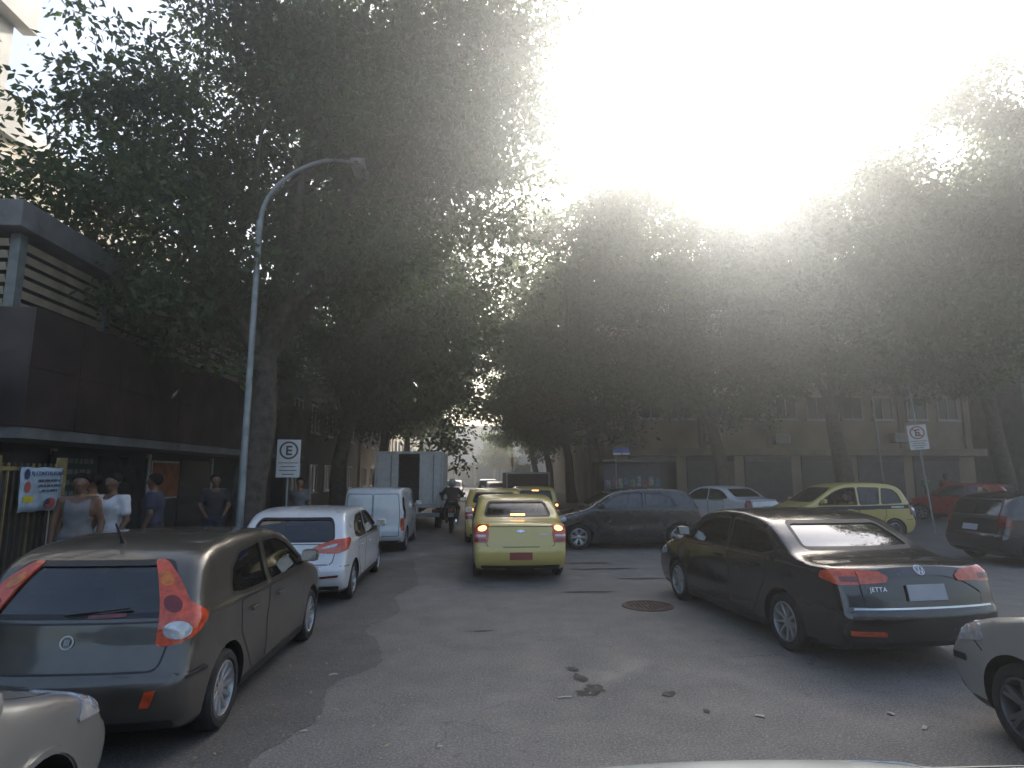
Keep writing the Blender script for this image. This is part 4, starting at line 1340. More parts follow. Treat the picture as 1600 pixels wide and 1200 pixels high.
def lamp_pair(c, name, view, poly, m, subs=(), parent=None):
    """the same lamp on the left and mirrored on the right; subs = [(name, polygon, material)] built as its pieces"""
    out = []
    sc = [(a * c.sy, b * c.sz) for a, b in poly]
    for mir in (False, True):
        l = c.panel(name, view, rnd_poly(sc, 0.03), m, off=0.009, depth=0.016, scaled=False, mirror=mir, step=0.035)
        for nm, p2, m2 in subs:
            c.panel(nm, view, rnd_poly([(a * c.sy, b * c.sz) for a, b in p2], 0.03), m2, l, off=0.0125, depth=0.012, scaled=False, mirror=mir, step=0.03)
        out.append(l)
    return out
def ell(cx, cz, rx, rz, n=18):
    return [(cx + rx * math.cos(2 * math.pi * k / n), cz + rz * math.sin(2 * math.pi * k / n)) for k in range(n)]
def front_face(c, lampz=0.70, hl=None, grille=((-.42, .60), (.42, .60), (.36, .68), (-.36, .68)), emblem=None):
    hl = hl or [(-.30, lampz - .02), (-.26, lampz + .09), (.05, lampz + .06), (.20, lampz + .0), (.22, lampz - .07), (-.05, lampz - .09)]
    lamp_pair(c, 'headlight', 'front_corner', hl, CLEAR_L, [('lamp', ell(-.02, lampz - .01, .055, .045), CHROME), ('indicator', [(-.20, lampz + .0), (-.18, lampz + .05), (-.10, lampz + .04), (-.11, lampz - .02)], CLEAR_L)])
    c.panel('grille', 'front', rnd_poly(c.sc(grille, 'front'), 0.02), BLACK, off=0.006, scaled=False)
    c.panel('intake', 'front', rnd_poly(c.sc([(-.50, .30), (.50, .30), (.45, .40), (-.45, .40)], 'front'), 0.02), BLACK, off=0.007, scaled=False)
    for z in (.615, .64, .665):
        c.strip('grille_bar', 'front', [(-.36, z), (.36, z)], 0.008, CHROME if z == .64 else BLACK, off=0.012)
    if emblem:
        c.badge(.64 * c.sz, emblem, 0.05, 'front')
def wiper(c, y0, z0, y1, z1, view='back'):
    p, n = c.cast(*c.vw(view), [(y0 + (y1 - y0) * k / 8, z0 + (z1 - z0) * k / 8) for k in range(9)], 0.02)
    return MB().tube([tuple(q) for q in p], 0.009, 5).build('wiper', BLACK, c.root)
def aerial(c, x, y=0.0, l=0.22):
    p, n = c.cast((0, 0), 'top', [(x * c.sx, y)], 0)
    b = MB(); q = p[0]
    b.tube([tuple(q - np.array((0, 0, .01))), (q[0] - .03, q[1], q[2] + .03), (q[0] - .03 - l * .6, q[1], q[2] + .03 + l * .75)], [.022, .012, .006], 6)
    return b.build('aerial', BLACK, c.root, 60)

# ------------------------------------------------------------------ the cars of the street
random.seed(5)
P_DARK = paint('paint_graphite', (0.052, 0.047, 0.038), metal=0.35, rough=0.36)
P_WHITE = paint('paint_white', (0.70, 0.71, 0.71), rough=0.3, dustamt=0.2)
P_TAXI = paint('paint_taxi_yellow', (0.62, 0.475, 0.13), rough=0.34, dustamt=0.2)
P_BLACK = paint('paint_black', (0.008, 0.008, 0.010), rough=0.22, dustamt=0.015)
P_BLACK2 = paint('paint_dark_navy', (0.011, 0.011, 0.011), rough=0.25, dustamt=0.04)
P_SILVER = paint('paint_silver', (0.36, 0.37, 0.36), metal=0.45, rough=0.34, dustamt=0.2)
P_SAND = paint('paint_sand_silver', (0.22, 0.22, 0.215), metal=0.4, rough=0.34, dustamt=0.25)
P_RED = paint('paint_red', (0.36, 0.022, 0.016), rough=0.28, dustamt=0.12)
P_PALE = paint('paint_pale_green_white', (0.60, 0.64, 0.60), rough=0.3, dustamt=0.15)

# dark graphite hatchback parked on the left
c = Car('hatch', 3.95, 1.64, 1.41); c.rk = 0.085
r_ = car_root('parked_hatchback', c, (-2.67, 6.30), 90, 'dusty graphite hatchback with tall red tail lights parked nearest on the left')
std_car(c, r_, P_DARK, spokes=11, step=0.04, handle=P_DARK, plates=(None, 0.48))
lamp_pair(c, 'tail_light', 'rear_corner', [(-.045, 1.325), (.02, 1.325), (.065, 1.17), (.085, 1.05), (.215, .965), (.21, .92), (.11, .835), (.0, .785), (-.115, .775), (-.11, .85), (-.075, 1.06)], RED_L,
          [('reverse_lamp', ell(.0, .875, .078, .058), CLEAR_L), ('brake_lamp', ell(-.008, 1.04, .05, .055), RED_D), ('indicator', ell(-.015, 1.20, .04, .05), AMBER_L)])
for v in (False, True):
    c.panel('reflector', 'rear_corner', rnd_poly([(-.20, .40), (-.15, .40), (-.13, .50), (-.18, .50)], .01), RED_L, off=.012, scaled=False, mirror=v)
c.badge(.82 * c.sz, 'ring', 0.045, m=ALLOY)
wiper(c, .05, .985 * c.sz, -.35, 1.02 * c.sz)
c.strip('brake_light_bar', 'back', [(-.10, .975), (-.34, .985)], 0.022, RED_D, off=0.007)
aerial(c, 0.62, 0.0, 0.16)
front_face(c)
# side rubbing strip along the doors
for v in ('L', 'R'):
    c.strip('rubbing_strip', v, [(0.10, .575), (.36, .565)], 0.02, BLACK, off=.006)

# silver grey car behind it, only its nose in view
c = Car('hatch', 3.9, 1.66, 1.44)
r_ = car_root('parked_silver_car', c, (-2.72, 1.83), 90, 'silver grey car at the lower left with only its front wing and headlight in view')
std_car(c, r_, P_SAND, spokes=5, step=0.04)
front_face(c, 0.72, hl=[(-.30, .70), (-.26, .80), (-.08, .84), (.10, .79), (.14, .72), (-.06, .66)])
lamp_pair(c, 'tail_light', 'rear_corner', [(-.06, .75), (.14, .75), (.12, 1.0), (-.06, 1.0)], RED_L)
for v in ('L', 'R'):
    th = [math.pi * (0.02 + 0.96 * k / 16) for k in range(17)]
    c.strip('arch_lip', v, [(c.T['wx'][1] + (c.T['wr'] + .075) * math.cos(t), c.T['wr'] + (c.T['wr'] + .075) * math.sin(t)) for t in th], .03, P_SAND, off=.012)

# white hatchback
c = Car('hatch', 4.0, 1.68, 1.37)
r_ = car_root('white_hatchback', c, (-2.66, 11.22), 90, 'white hatchback with slanted red tail lights parked ahead of the graphite hatchback')
std_car(c, r_, P_WHITE, spokes=10, step=0.045)
lamp_pair(c, 'tail_light', 'rear_corner', [(-.40, .80), (-.22, .93), (-.02, 1.0), (.24, 1.02), (.26, .97), (.16, .86), (-.02, .79)], RED_L,
          [('reverse_lamp', [(-.22, .86), (-.10, .92), (.0, .94), (-.04, .89)], CLEAR_L)])
for v in (False, True):
    c.panel('reflector', 'rear_corner', rnd_poly([(-.30, .40), (-.06, .42), (-.06, .45), (-.30, .43)], .01), RED_D, off=.012, scaled=False, mirror=v)
c.badge(.86 * c.sz, 'oval', 0.05)
c.letters('HB20', -.44, .76 * c.sz, 0.05, align='CENTER')
front_face(c)

# white van
c = Car('van', 3.95, 1.56, 1.57); c.rk = 0.07
r_ = car_root('white_van', c, (-2.44, 17.2), 90, 'small white panel van with twin rear doors parked behind the box truck', cat='van')
std_car(c, r_, P_WHITE, spokes=5, wkind='cap', gate=False, plates=(0.62, 0.48))
for sg in (-1, 1):
    pl = rnd_poly(c.sc([(sg * .012, .42), (sg * .66, .42), (sg * .67, 1.0), (sg * .63, 1.44), (sg * .012, 1.44)], 'back'), 0.05)
    c.strip('door_gap', 'back', pl, 0.014, BLACK, None, .002, True, False)
    dr = c.panel('rear_door', 'back', shrink(pl, .007), P_WHITE, off=.003, scaled=False, depth=.006)
    pl = rnd_poly(c.sc([(sg * .10, .95), (sg * .56, .95), (sg * .54, 1.34), (sg * .10, 1.34)], 'back'), 0.06)
    c.panel('pressed_panel', 'back', pl, P_WHITE, dr, off=.008, scaled=False, depth=.008)
c.panel('lock', 'back', rnd_poly([(.02, .80), (.10, .80), (.10, .93), (.02, .93)], .03), BLACK, off=.012, scaled=False)
lamp_pair(c, 'tail_light', 'rear_corner', [(-.03, .55), (.12, .55), (.12, .85), (-.03, .85)], RED_L)
for v in ('L', 'R'):
    pl = rnd_poly(c.sc([(.16, .82), (.16, 1.36), (.42, 1.36), (.42, .82)], v), .06)
    c.panel('side_window', v, pl, GLASS_D, off=.006, scaled=False)
front_face(c)

# yellow taxis
taxi_lamps = [(-.16, .70), (.10, .70), (.14, .80), (.10, 1.01), (-.10, 1.01), (-.15, .86)]
def taxi(loc, heading, label, name='yellow_taxi', L=4.48):
    c = Car('sedan', L, 1.735, 1.48)
    r_ = car_root(name, c, loc, heading, label, 'yellow taxis', 'taxi')
    std_car(c, r_, P_TAXI, spokes=5, wkind='cap', tint=GLASS_M, plates=(None, .46))
    c.plate('back', .47, mat('plate_red', (.30, .07, .06), .5))
    lamp_pair(c, 'tail_light', 'rear_corner', taxi_lamps, RED_L,
              [('lit_lamp', ell(-.03, .945, .065, .045), LIT_L), ('reverse_lamp', [(-.11, .80), (.06, .80), (.07, .835), (-.12, .84)], CLEAR_L), ('fog_lamp', [(-.13, .72), (.08, .72), (.09, .765), (-.13, .765)], RED_D)])
    c.badge(.90 * c.sz, 'bow', 0.045, m=CHROME)
    c.letters('COBALT', -.42, .82 * c.sz, 0.05, align='CENTER')
    c.panel('high_brake_light', 'back', rnd_poly([(-.14, 1.128 * c.sz), (.14, 1.128 * c.sz), (.14, 1.158 * c.sz), (-.14, 1.158 * c.sz)], .01), LIT_L, off=.006, scaled=False)
    for v in ('L', 'R'):
        c.strip('blue_stripe', v, [(.30, .90), (3.9, .84)], 0.10, mat('stripe_blue', (0.02, 0.025, 0.06), .35), off=.0045)
    front_face(c)
    # roof sign
    p, n = c.cast((0, 0), 'top', [(2.25 * c.sx, 0)], 0)
    return c, r_
taxi((0.85, 13.26), 90, 'yellow taxi sedan with lit tail lights in the middle of the road, nearest one')
taxi((0.62, 18.95), 90, 'yellow taxi sedan queuing directly ahead of the nearest taxi, mostly hidden')
c = Car('mpv', 4.1, 1.70, 1.46)
r_ = car_root('yellow_taxi', c, (2.22, 23.8), 90, 'yellow taxi people carrier ahead on the right of the lane, beyond the dark crossing car', 'yellow taxis', 'taxi')
std_car(c, r_, P_TAXI, spokes=5, wkind='cap', tint=GLASS_M, seats=False)
lamp_pair(c, 'tail_light', 'rear_corner', [(-.04, .72), (.13, .72), (.13, 1.02), (-.02, 1.02)], RED_D, [('lit_lamp', ell(.04, .90, .05, .05), LIT_L)])
c.panel('high_brake_light', 'back', rnd_poly([(-.12, 1.30), (.12, 1.30), (.12, 1.33), (-.12, 1.33)], .01), LIT_L, off=.006, scaled=False)
front_face(c)

# taxi people carrier crossing on the right, driver at the wheel, window down
c = Car('mpv', 4.05, 1.69, 1.66); MERIVA = c
r_ = car_root('crossing_taxi', c, (10.75, 17.9), 180, 'yellow taxi people carrier with a blue side stripe turning in from the right', 'yellow taxis', 'taxi')
std_car(c, r_, P_TAXI, spokes=7, tint=GLASS_M, step=.045)
MERIVA_ROOT = r_
for ch in list(r_.children):      # the driver's window is wound down
    if ch.name.startswith('window') and 'windscreen' not in ch.name:
        co = np.array([v.co for v in ch.data.vertices]).mean(0)
        if co[1] > 0 and co[0] > 1.9:
            for g in list(ch.children):
                g.parent = r_
            bpy.data.objects.remove(ch)
lamp_pair(c, 'tail_light', 'rear_corner', [(-.04, .72), (.13, .72), (.13, 1.05), (-.02, 1.05)], RED_D)
for v in ('L', 'R'):
    c.strip('blue_stripe', v, [(.20, .955), (.5, .95), (3.05, .885)], 0.11, mat('stripe_blue', (0.02, 0.025, 0.06), .35), off=.0048)
    c.panel('stripe_lettering', v, [(.42, .92), (.80, .915), (.80, .965), (.42, .97)], mat('lettering_white', (.6, .6, .6), .5), off=.0075, depth=0.0)
front_face(c)

# black saloon on the right
c = Car('sedan', 4.64, 1.84, 1.455); c.rk = 0.06; JET = c
r_ = car_root('black_saloon', c, (4.17, 8.17), 96, 'glossy black saloon with wide red tail lights at the right, nearest on that side')
std_car(c, r_, P_BLACK, spokes=9, step=0.04, plates=(None, 0.46), rear_tint=GLASS_R)
lamp_pair(c, 'tail_light', 'rear_corner', [(-.16, .86), (.06, .855), (.24, .90), (.22, .965), (.10, 1.0), (-.15, .99)], RED_L, [('brake_lamp', [(-.11, .885), (.04, .885), (.06, .935), (-.11, .935)], RED_D)])
for sg in (-1, 1):
    c.panel('inner_lamp', 'back', rnd_poly([(sg * .665, .835), (sg * .665, .955), (sg * .45, .945), (sg * .37, .90), (sg * .40, .85)], .02), RED_L, off=.022, depth=.03, step=.03, scaled=False)
pl_ = c.plate('back', 0.76, w=.42, h=.15)
pl_['label'] = 'blurred grey number plate'
c.badge(.955, 'vee', 0.055)
c.letters('JETTA', .50, .77, 0.06, align='CENTER')
c.strip('chrome_trim', 'back', [(-.72, .635), (.72, .635)], .018, CHROME, off=.006)
for v in (False, True):
    c.panel('reflector', 'rear_corner', rnd_poly([(-.30, .37), (-.02, .38), (-.02, .42), (-.30, .41)], .01), RED_L, off=.012, scaled=False, mirror=v)
c.strip('boot_spoiler', 'top', [(.10, -.62), (.10, .62)], .05, P_BLACK, off=.014)
front_face(c)

# silver car at the lower right edge
c = Car('hatch', 4.0, 1.72, 1.46)
r_ = car_root('silver_hatchback', c, (4.60, 2.98), 90, 'pale silver car at the right edge showing its front wing and dark wheel')
std_car(c, r_, P_SILVER, spokes=5, step=.04, wcol=mat('dark_alloy', (0.16, 0.16, 0.16), .35, metal=.6), steer=R(-4))
front_face(c, .70)
for v in ('L', 'R'):
    c.strip('bumper_strip', v, [(3.60, .50), (3.76, .49)], .05, BLACK, off=.006)
    c.strip('side_gap', v, [(3.42, .60), (3.5, .66), (3.62, .69)], .01, BLACK, off=.002)
lamp_pair(c, 'tail_light', 'rear_corner', [(-.06, .75), (.14, .75), (.12, 1.0), (-.06, 1.0)], RED_L)

# dark car crossing, front to the left
c = Car('hatch', 4.14, 1.72, 1.54)
r_ = car_root('dark_crossing_car', c, (3.98, 16.55), 180, 'very dark hatchback standing across the road beyond the black saloon')
std_car(c, r_, P_BLACK2, spokes=6, step=.05)
lamp_pair(c, 'tail_light', 'rear_corner', [(-.06, .75), (.14, .75), (.12, 1.0), (-.06, 1.0)], RED_D)
front_face(c)

# the remaining cars of the side street
def side_car(name, kind, dims, pm, loc, hd, label, lamps=True, tint=None, group=None, emblem=None):
    c = Car(kind, *dims)
    r_ = car_root(name, c, loc, hd, label, group)
    std_car(c, r_, pm, spokes=6, tint=tint)
    lamp_pair(c, 'tail_light', 'rear_corner', [(-.10, .76), (.16, .76), (.12, 1.0), (-.06, 1.0)], RED_D)
    front_face(c, emblem=emblem)
    return c, r_
_, WSAL = side_car('white_saloon', 'sedan', (4.4, 1.72, 1.47), P_WHITE, (9.5, 23.2), 112, 'white saloon half hidden behind the roof of the black saloon')
side_car('red_hatchback', 'hatch', (4.0, 1.7, 1.56), P_RED, (20.2, 24.4), 122, 'bright red hatchback at the right, beyond the crossing yellow taxi')
_, BCOM = side_car('black_compact_car', 'hatch', (3.9, 1.66, 1.50), P_BLACK2, (14.9, 22.6), 262, 'black compact car facing the viewer between the taxi and the red hatchback', emblem='bow')
side_car('black_estate_car', 'hatch', (4.2, 1.74, 1.52), P_BLACK, (12.95, 13.0), 0, 'black car at the far right edge behind the black saloon')
def repaint(o, a, b):
    for sl in range(len(o.data.materials) if o.data else 0):
        if o.data.materials[sl] == a:
            o.data = o.data.copy() if o.data.users > 1 else o.data
            o.data.materials[sl] = b
    for ch in o.children:
        repaint(ch, a, b)
def far_copy(src, name, loc, hd, label, pa=None, pb=None):
    r2 = copy_tree(src)
    r2.name = name
    h = R(hd)
    r2.location = (loc[0] - math.cos(h) * 2.1, loc[1] - math.sin(h) * 2.1, .004)
    r2.rotation_euler = (0, 0, h)
    tag(r2, label, 'car', 'distant cars in the queue')
    if pa:
        repaint(r2, pa, pb)
far_copy(WSAL, 'distant_white_car', (1.55, 38.0), 90, 'white car far down the street beyond the yellow taxis')
far_copy(WSAL, 'distant_silver_car', (-1.6, 46.0), 270, 'silver car far down the street coming towards the viewer', P_WHITE, P_SILVER)
far_copy(BCOM, 'distant_dark_car', (1.2, 52.0), 90, 'dark car farthest down the street')

# the car the picture is taken from: its bonnet shows along the bottom edge
c = Car('hatch', 3.9, 1.74, 1.44)
r_ = car_root('camera_car', c, (0.95, 0.84), 90, 'pale car whose bonnet edge shows along the bottom of the picture')
std_car(c, r_, P_PALE, spokes=5)
lamp_pair(c, 'tail_light', 'rear_corner', [(-.06, .75), (.14, .75), (.12, 1.0), (-.06, 1.0)], RED_L)
front_face(c)

# ------------------------------------------------------------------ street furniture
GALV = mat('galvanised_steel', (0.24, 0.265, 0.265), .45, metal=.3, var=.18, scale=5)
SIGNW = mat('sign_white', (.62, .62, .60), .5, var=.06)
SIGNR = mat('sign_red', (.34, .05, .035), .5)
SIGNK = mat('sign_ink', (.03, .03, .032), .5)
lp = tag(empty('street_lamp', (-4.06, 11.1, .13)), 'tall grey lamp post with a curved arm on the left pavement', 'street lamp')
b = MB(); b.tube([(0, 0, 0), (0, 0, .5), (.02, 0, 6.15)], [.066, .064, .050], 14); b.build('post', GALV, lp, 60); lp.scale = (1, 1, 1.04)
b = MB(); b.tube([(.02, 0, 6.05), (.02, 0, 6.22)], (.058), 14); b.build('collar', GALV, lp, 60)
arm = catmull([(.02, 0, 6.15), (.10, -.01, 6.55), (.36, .03, 6.98), (.76, .12, 7.34), (1.15, .3, 7.58), (1.5, .6, 7.72)], 6)
b = MB(); b.tube(arm, [.047 - .018 * i / len(arm) for i in range(len(arm))], 12); b.build('arm', GALV, lp, 60)
hd = MB().box((1.64, .92, 7.74), (.30, .72, .14), bev=.06).build('lamp_head', GALV, lp, 60)
MB().box((1.64, .94, 7.665), (.2, .5, .02)).build('lens', CLEAR_L, hd)
b = MB(); b.box((0, 0, .01), (.34, .34, .02)); b.build('base_plate', GALV, lp)
def parking_sign(name, loc, yaw, z0, w, h, label, slash, pole_top, col, lean=0.0):
    e = tag(empty(name, loc, yaw), label, 'sign', 'parking signs')
    e.rotation_euler.y = lean
    MB().tube([(0, .035, 0), (0, .035, pole_top)], .028, 10).build('pole', GALV, e, 60)
    pl = MB().box((0, 0, z0 + h / 2), (w, .008, h)).build('plate', SIGNW, e)
    # ring
    r = w * .40; cz = z0 + h - r - w * .08
    v = []; f = []; n = 36
    for k in range(n):
        t = 6.2832 * k / n
        for rr, d in ((r * .80, -.006), (r, -.006)):
            v.append((rr * math.cos(t), d, cz + rr * math.sin(t)))
    f = [(2 * k, 2 * k + 1, (2 * k + 3) % (2 * n), (2 * k + 2) % (2 * n)) for k in range(n)]
    obj('ring', v, [q[::-1] for q in f], col, pl)
    text('letter', 'E', r * 1.45, SIGNK, pl, (0, -.006, cz - r * .51), (R(90), 0, 0), 'CENTER', bold=.008)
    if slash:
        MB().box((0, -.008, cz), (r * 1.75, .003, r * .17), tilt=Matrix.Rotation(R(45), 4, 'Y')).build('slash', col, pl)
    for i, q in enumerate((.86, .62, .74, .5) if h > w * 1.5 else (.8, .6)):
        MB().box((0, -.006, z0 + (cz - r - z0) * (.80 - .21 * i)), (w * q, .003, .018)).build('print_line', SIGNK if i else SIGNR, pl)
    return e
parking_sign('parking_sign', (-4.14, 14.0, .13), R(14), 1.70, .50, .84, 'white parking sign with a ringed letter E beside the big tree trunk', False, 2.5, SIGNK)
parking_sign('no_parking_sign', (14.95, 19.3, 0), R(-30), 2.72, .54, .82, 'leaning white no-parking sign on a tall pole behind the crossing taxi', True, 4.9, SIGNR, R(-4))
po = tag(empty('thin_pole', (17.1, 24.6, 0)), 'thin pale leaning pole to the left of the no-parking sign', 'pole')
MB().tube([(0, 0, 0), (-.25, 0, 5.0)], .035, 8).build('shaft', GALV, po, 60)
MB().tube([(0, 0, 0), (-.004, 0, .10)], .07, 10).build('foot', CONC, po)
# manhole cover
mh = tag(empty('manhole_cover', (2.55, 9.1, 0)), 'round rusty manhole cover in the road left of the black saloon', 'manhole cover')
RUST = mat('rusty_iron', (.085, .05, .036), .75, var=.3, scale=14, bump=.5)
b = MB(); b.lathe([(.001, .012), (.29, .012), (.30, .008), (.30, 0)], 40, 'z'); b.build('lid', RUST, mh)
b = MB(); b.lathe([(.315, 0), (.315, .012), (.37, .012), (.375, 0)], 40, 'z'); b.build('frame', RUST, mh)
b = MB()
for k in range(-4, 5):
    for q in range(-4, 5):
        if k * k + q * q < 18:
            b.box((k * .06, q * .06, .014), (.032, .032, .006))
b.build('studs', RUST, mh)
# litter
lit = mat('litter_paper', (.34, .33, .30), .7, var=.1)
for i, (x, y, l, w_, a) in enumerate([(.80, 5.52, .12, .02, .1), (2.28, 5.02, .07, .035, -.5), (3.35, 5.0, .06, .04, 2.0), (3.42, 4.72, .08, .03, .8), (4.1, 4.62, .10, .02, .1), (-1.32, 6.25, .08, .05, .4), (-1.25, 4.95, .06, .02, .1), (-.22, 4.62, .04, .02, .2)]):
    b = MB()
    b.add([(-l / 2, -w_ / 2, 0), (0, -w_ / 2, .005), (l / 2, -w_ / 2, .001), (l / 2, w_ / 2, .002), (0, w_ / 2, .006), (-l / 2, w_ / 2, .001)], [(0, 1, 4, 5), (1, 2, 3, 4)])
    o = b.build('litter_scrap', lit, None, None, (x, y, .008), (0, 0, a))
    tag(o, ['white paper strip beside the oil stain', 'white scrap to the right of the oil stain', 'pale scrap behind the black saloon', 'crumpled scrap behind the black saloon, nearer one', 'pale strip by the silver car wheel', 'crumpled paper beside the graphite hatchback front wheel', 'pale scrap by the graphite hatchback rear wheel', 'pale scrap on the light asphalt at lower centre', 'small white scrap in the road behind the taxi', 'small pale scrap near the bottom of the road'][i], 'litter', 'litter on the road')
# --- box truck with its load space open
def truck(name, loc, w, z0, z1, l, pm, label, open_=True, hd=0.0):
    e = tag(empty(name, (*loc, 0), hd), label, 'truck')
    t = .06
    bxm = MB()
    bxm.box((-w / 2 + t / 2, l / 2, (z0 + z1) / 2), (t, l, z1 - z0)); bxm.box((w / 2 - t / 2, l / 2, (z0 + z1) / 2), (t, l, z1 - z0))
    bxm.box((0, l / 2, z0 + t / 2), (w - 2 * t - .004, l, t)); bxm.box((0, l / 2, z1 - t / 2), (w - 2 * t - .004, l - .004, t)); bxm.box((0, l - t / 2, (z0 + z1) / 2), (w - 2 * t - .006, t, z1 - z0 - 2 * t - .004))
    bxm.build('cargo_box', pm, e)
    fr = MB()
    for sx in (-1, 1):
        fr.box((sx * (w / 2 - .03), -.03, (z0 + z1) / 2), (.08, .055, z1 - z0 + .02))
    fr.box((0, -.03, z1 - .02), (w - .145, .05, .09)); fr.box((0, -.03, z0 - .01), (w - .145, .05, .09))
    fr.build('rear_frame', WFR, e)
    if open_:
        wd = w * .31
        for x0, x1, nm in ((-w / 2 + .08, -w / 2 + .08 + wd, 'rear_door'), (w / 2 - .08 - wd, w / 2 - .08, 'rear_door')):
            d = MB().box(((x0 + x1) / 2, -.025, (z0 + z1) / 2), (x1 - x0, .035, z1 - z0 - .14)).build(nm, pm, e)
            MB().tube([((x0 + x1) / 2 + .12, -.065, z0 + .1), ((x0 + x1) / 2 + .12, -.065, z1 - .1)], .014, 6).build('lock_bar', GALV, d)
        MB().box((-.1, 1.4, z0 + .35), (.7, .6, .55), bev=.02).build('cargo_crate', IRON, e)
    else:
        for sx in (-1, 1):
            MB().box((sx * w * .235, -.02, (z0 + z1) / 2), (w * .46, .03, z1 - z0 - .12)).build('rear_door', pm, e)
    b = MB()
    for sx in (-.4, .4):
        b.box((sx, l / 2 + .6, z0 - .12), (.09, l + 1.6, .16))
    b.build('chassis', BLACK, e)
    MB().box((0, -.06, .52), (w * .92, .08, .14), bev=.02).build('rear_bumper', GALV, e)
    for sx in (-1, 1):
        MB().box((sx * w * .40, -.11, .66), (.22, .05, .11), bev=.01).build('tail_light', RED_D, e)
    MB().box((0, -.11, .60), (.40, .02, .13)).build('number_plate', PLATE, e)
    # cab
    c = MB()
    prof = [(l + .15, .55), (l + .15, z1 - .35), (l + .35, z1 - .22), (l + .95, z1 - .25), (l + 1.5, 1.45), (l + 1.75, 1.2), (l + 1.8, .5)]
    c.prism(prof, -w * .44, w * .44, lambda a, bb, h: (-h, a, bb))
    cb = c.build('cab', P_WHITE, e)
    MB().box((0, l + 1.27, (z1 - .25 + 1.45) / 2), (w * .8, .02, .75), tilt=Matrix.Rotation(R(-34), 4, 'X')).build('windscreen', GLASS_D, e)
    for y in (1.0, l + 1.0):
        for sx in (-1, 1):
            we = empty('wheel', (sx * (w / 2 - .18), y, .38), 0, e)
            b = MB(); b.lathe([(.22, -.11), (.36, -.11), (.38, -.08), (.38, .08), (.36, .11), (.22, .11)], 30, closed=True)
            v = [(p[1], p[0], p[2]) for p in b.v]
            obj('tyre', v, b.f, RUBBER, we, 40)
            b = MB(); b.lathe([(.001, .07), (.1, .09), (.2, .05), (.23, .08), (.23, -.08), (.2, -.05), (.1, -.09), (.001, -.07)], 24)
            obj('rim', [(p[1], p[0], p[2]) for p in b.v], b.f, GALV, we, 40)
    return e
truck('white_box_truck', (-2.22, 21.4), 2.32, .82, 2.66, 3.9, mat('truck_box_white', (.56, .55, .54), .5, var=.08), 'white box truck with its load space open at the back, ahead of the van')
truck('brown_truck', (2.75, 31.0), 2.2, 1.0, 1.98, 4.2, mat('truck_box_brown', (.10, .06, .045), .7, var=.2), 'brown truck body far along the lane beyond the yellow taxis', False)
# kiosk and blue sign at the junction corner
kk = tag(empty('newsstand', (7.1, 27.9, .13)), 'dark newsstand kiosk at the junction corner behind the dark crossing car', 'kiosk')
MB().box((0, 0, 1.15), (2.6, 1.5, 2.3), bev=.03).build('cabin', mat('kiosk_grey', (.07, .075, .085), .5, var=.2), kk)
MB().box((0, -.35, 2.36), (3.0, 2.3, .10), bev=.02).build('roof', CONC, kk)
cols = [(.22, .24, .30), (.26, .08, .07), (.30, .28, .22), (.08, .16, .24), (.20, .20, .12)]
for i in range(9):
    MB().box((-1.12 + .28 * i, -.765, 1.35 + .12 * (i % 2)), (.22, .02, .32 + .06 * (i % 3))).build('magazine', mat('magazine_%d' % (i % 5), cols[i % 5], .5, var=.4, scale=8), kk)
MB().box((0, -.80, .85), (2.4, .12, .06)).build('counter', CONC, kk)
bs = tag(empty('blue_street_sign', (6.1, 26.0, .0)), 'small blue and white sign on a pole near the junction corner', 'sign')
MB().tube([(0, .03, 0), (0, .03, 3.1)], .03, 8).build('pole', GALV, bs, 60)
MB().box((.25, 0, 2.92), (.72, .02, .22)).build('blue_plate', mat('sign_blue', (.05, .09, .30), .5), bs)
MB().box((.25, 0, 2.77), (.72, .02, .075)).build('white_plate', SIGNW, bs)
ts = tag(empty('traffic_light', (3.9, 62, 0)), 'traffic light pole with an orange panel far down the street', 'traffic light')
MB().tube([(0, 0, 0), (0, 0, 4.0)], .06, 8).build('pole', GALV, ts)
MB().box((0, -.12, 3.1), (.34, .2, 1.0), bev=.03).build('housing', mat('signal_orange', (.55, .16, .03), .5), ts)
for k in range(3):
    b = MB(); b.lathe([(.001, 0), (.10, 0), (.12, .03)], 16, 'y', (0, -.25, 2.8 + .3 * k)); b.build('lens', BLACK, ts)

# ------------------------------------------------------------------ people
SKINS = {k: mat('skin_' + k, c, .55, var=.12, scale=8, spec=.4) for k, c in {'tan': (.23, .125, .078), 'brown': (.13, .068, .042), 'dark': (.10, .055, .035)}.items()}
CL = {k: mat('cloth_' + k, c, .85, var=.12, scale=9, bump=.35, bscale=14) for k, c in {'white': (.50, .51, .53), 'navy': (.03, .035, .06), 'black': (.02, .02, .022), 'jean': (.06, .08, .14), 'ochre': (.36, .19, .06), 'grey': (.14, .14, .14), 'red': (.26, .05, .035), 'green': (.05, .12, .07)}.items()}
HAIR = mat('hair_black', (.012, .010, .009), .9, spec=.08, var=.3, scale=30, bump=.6, bscale=60)
EYE = mat('eye_dark', (.02, .015, .012), .2)
def cone(P, a, b, ra, rb):
    a = np.asarray(a, float); b = np.asarray(b, float)
    ab = b - a
    L2 = max(ab @ ab, 1e-9)
    q = P - a
    qa = q @ ab
    t = np.clip(qa / L2, 0, 1)
    return np.sqrt(np.maximum(np.einsum('ij,ij->i', q, q) + t * (t * L2 - 2 * qa), 0)) - (ra + (rb - ra) * t)
def usm(parts, k):
    d = parts[0]
    for q in parts[1:]:
        d = smin(d, q, k)
    return d
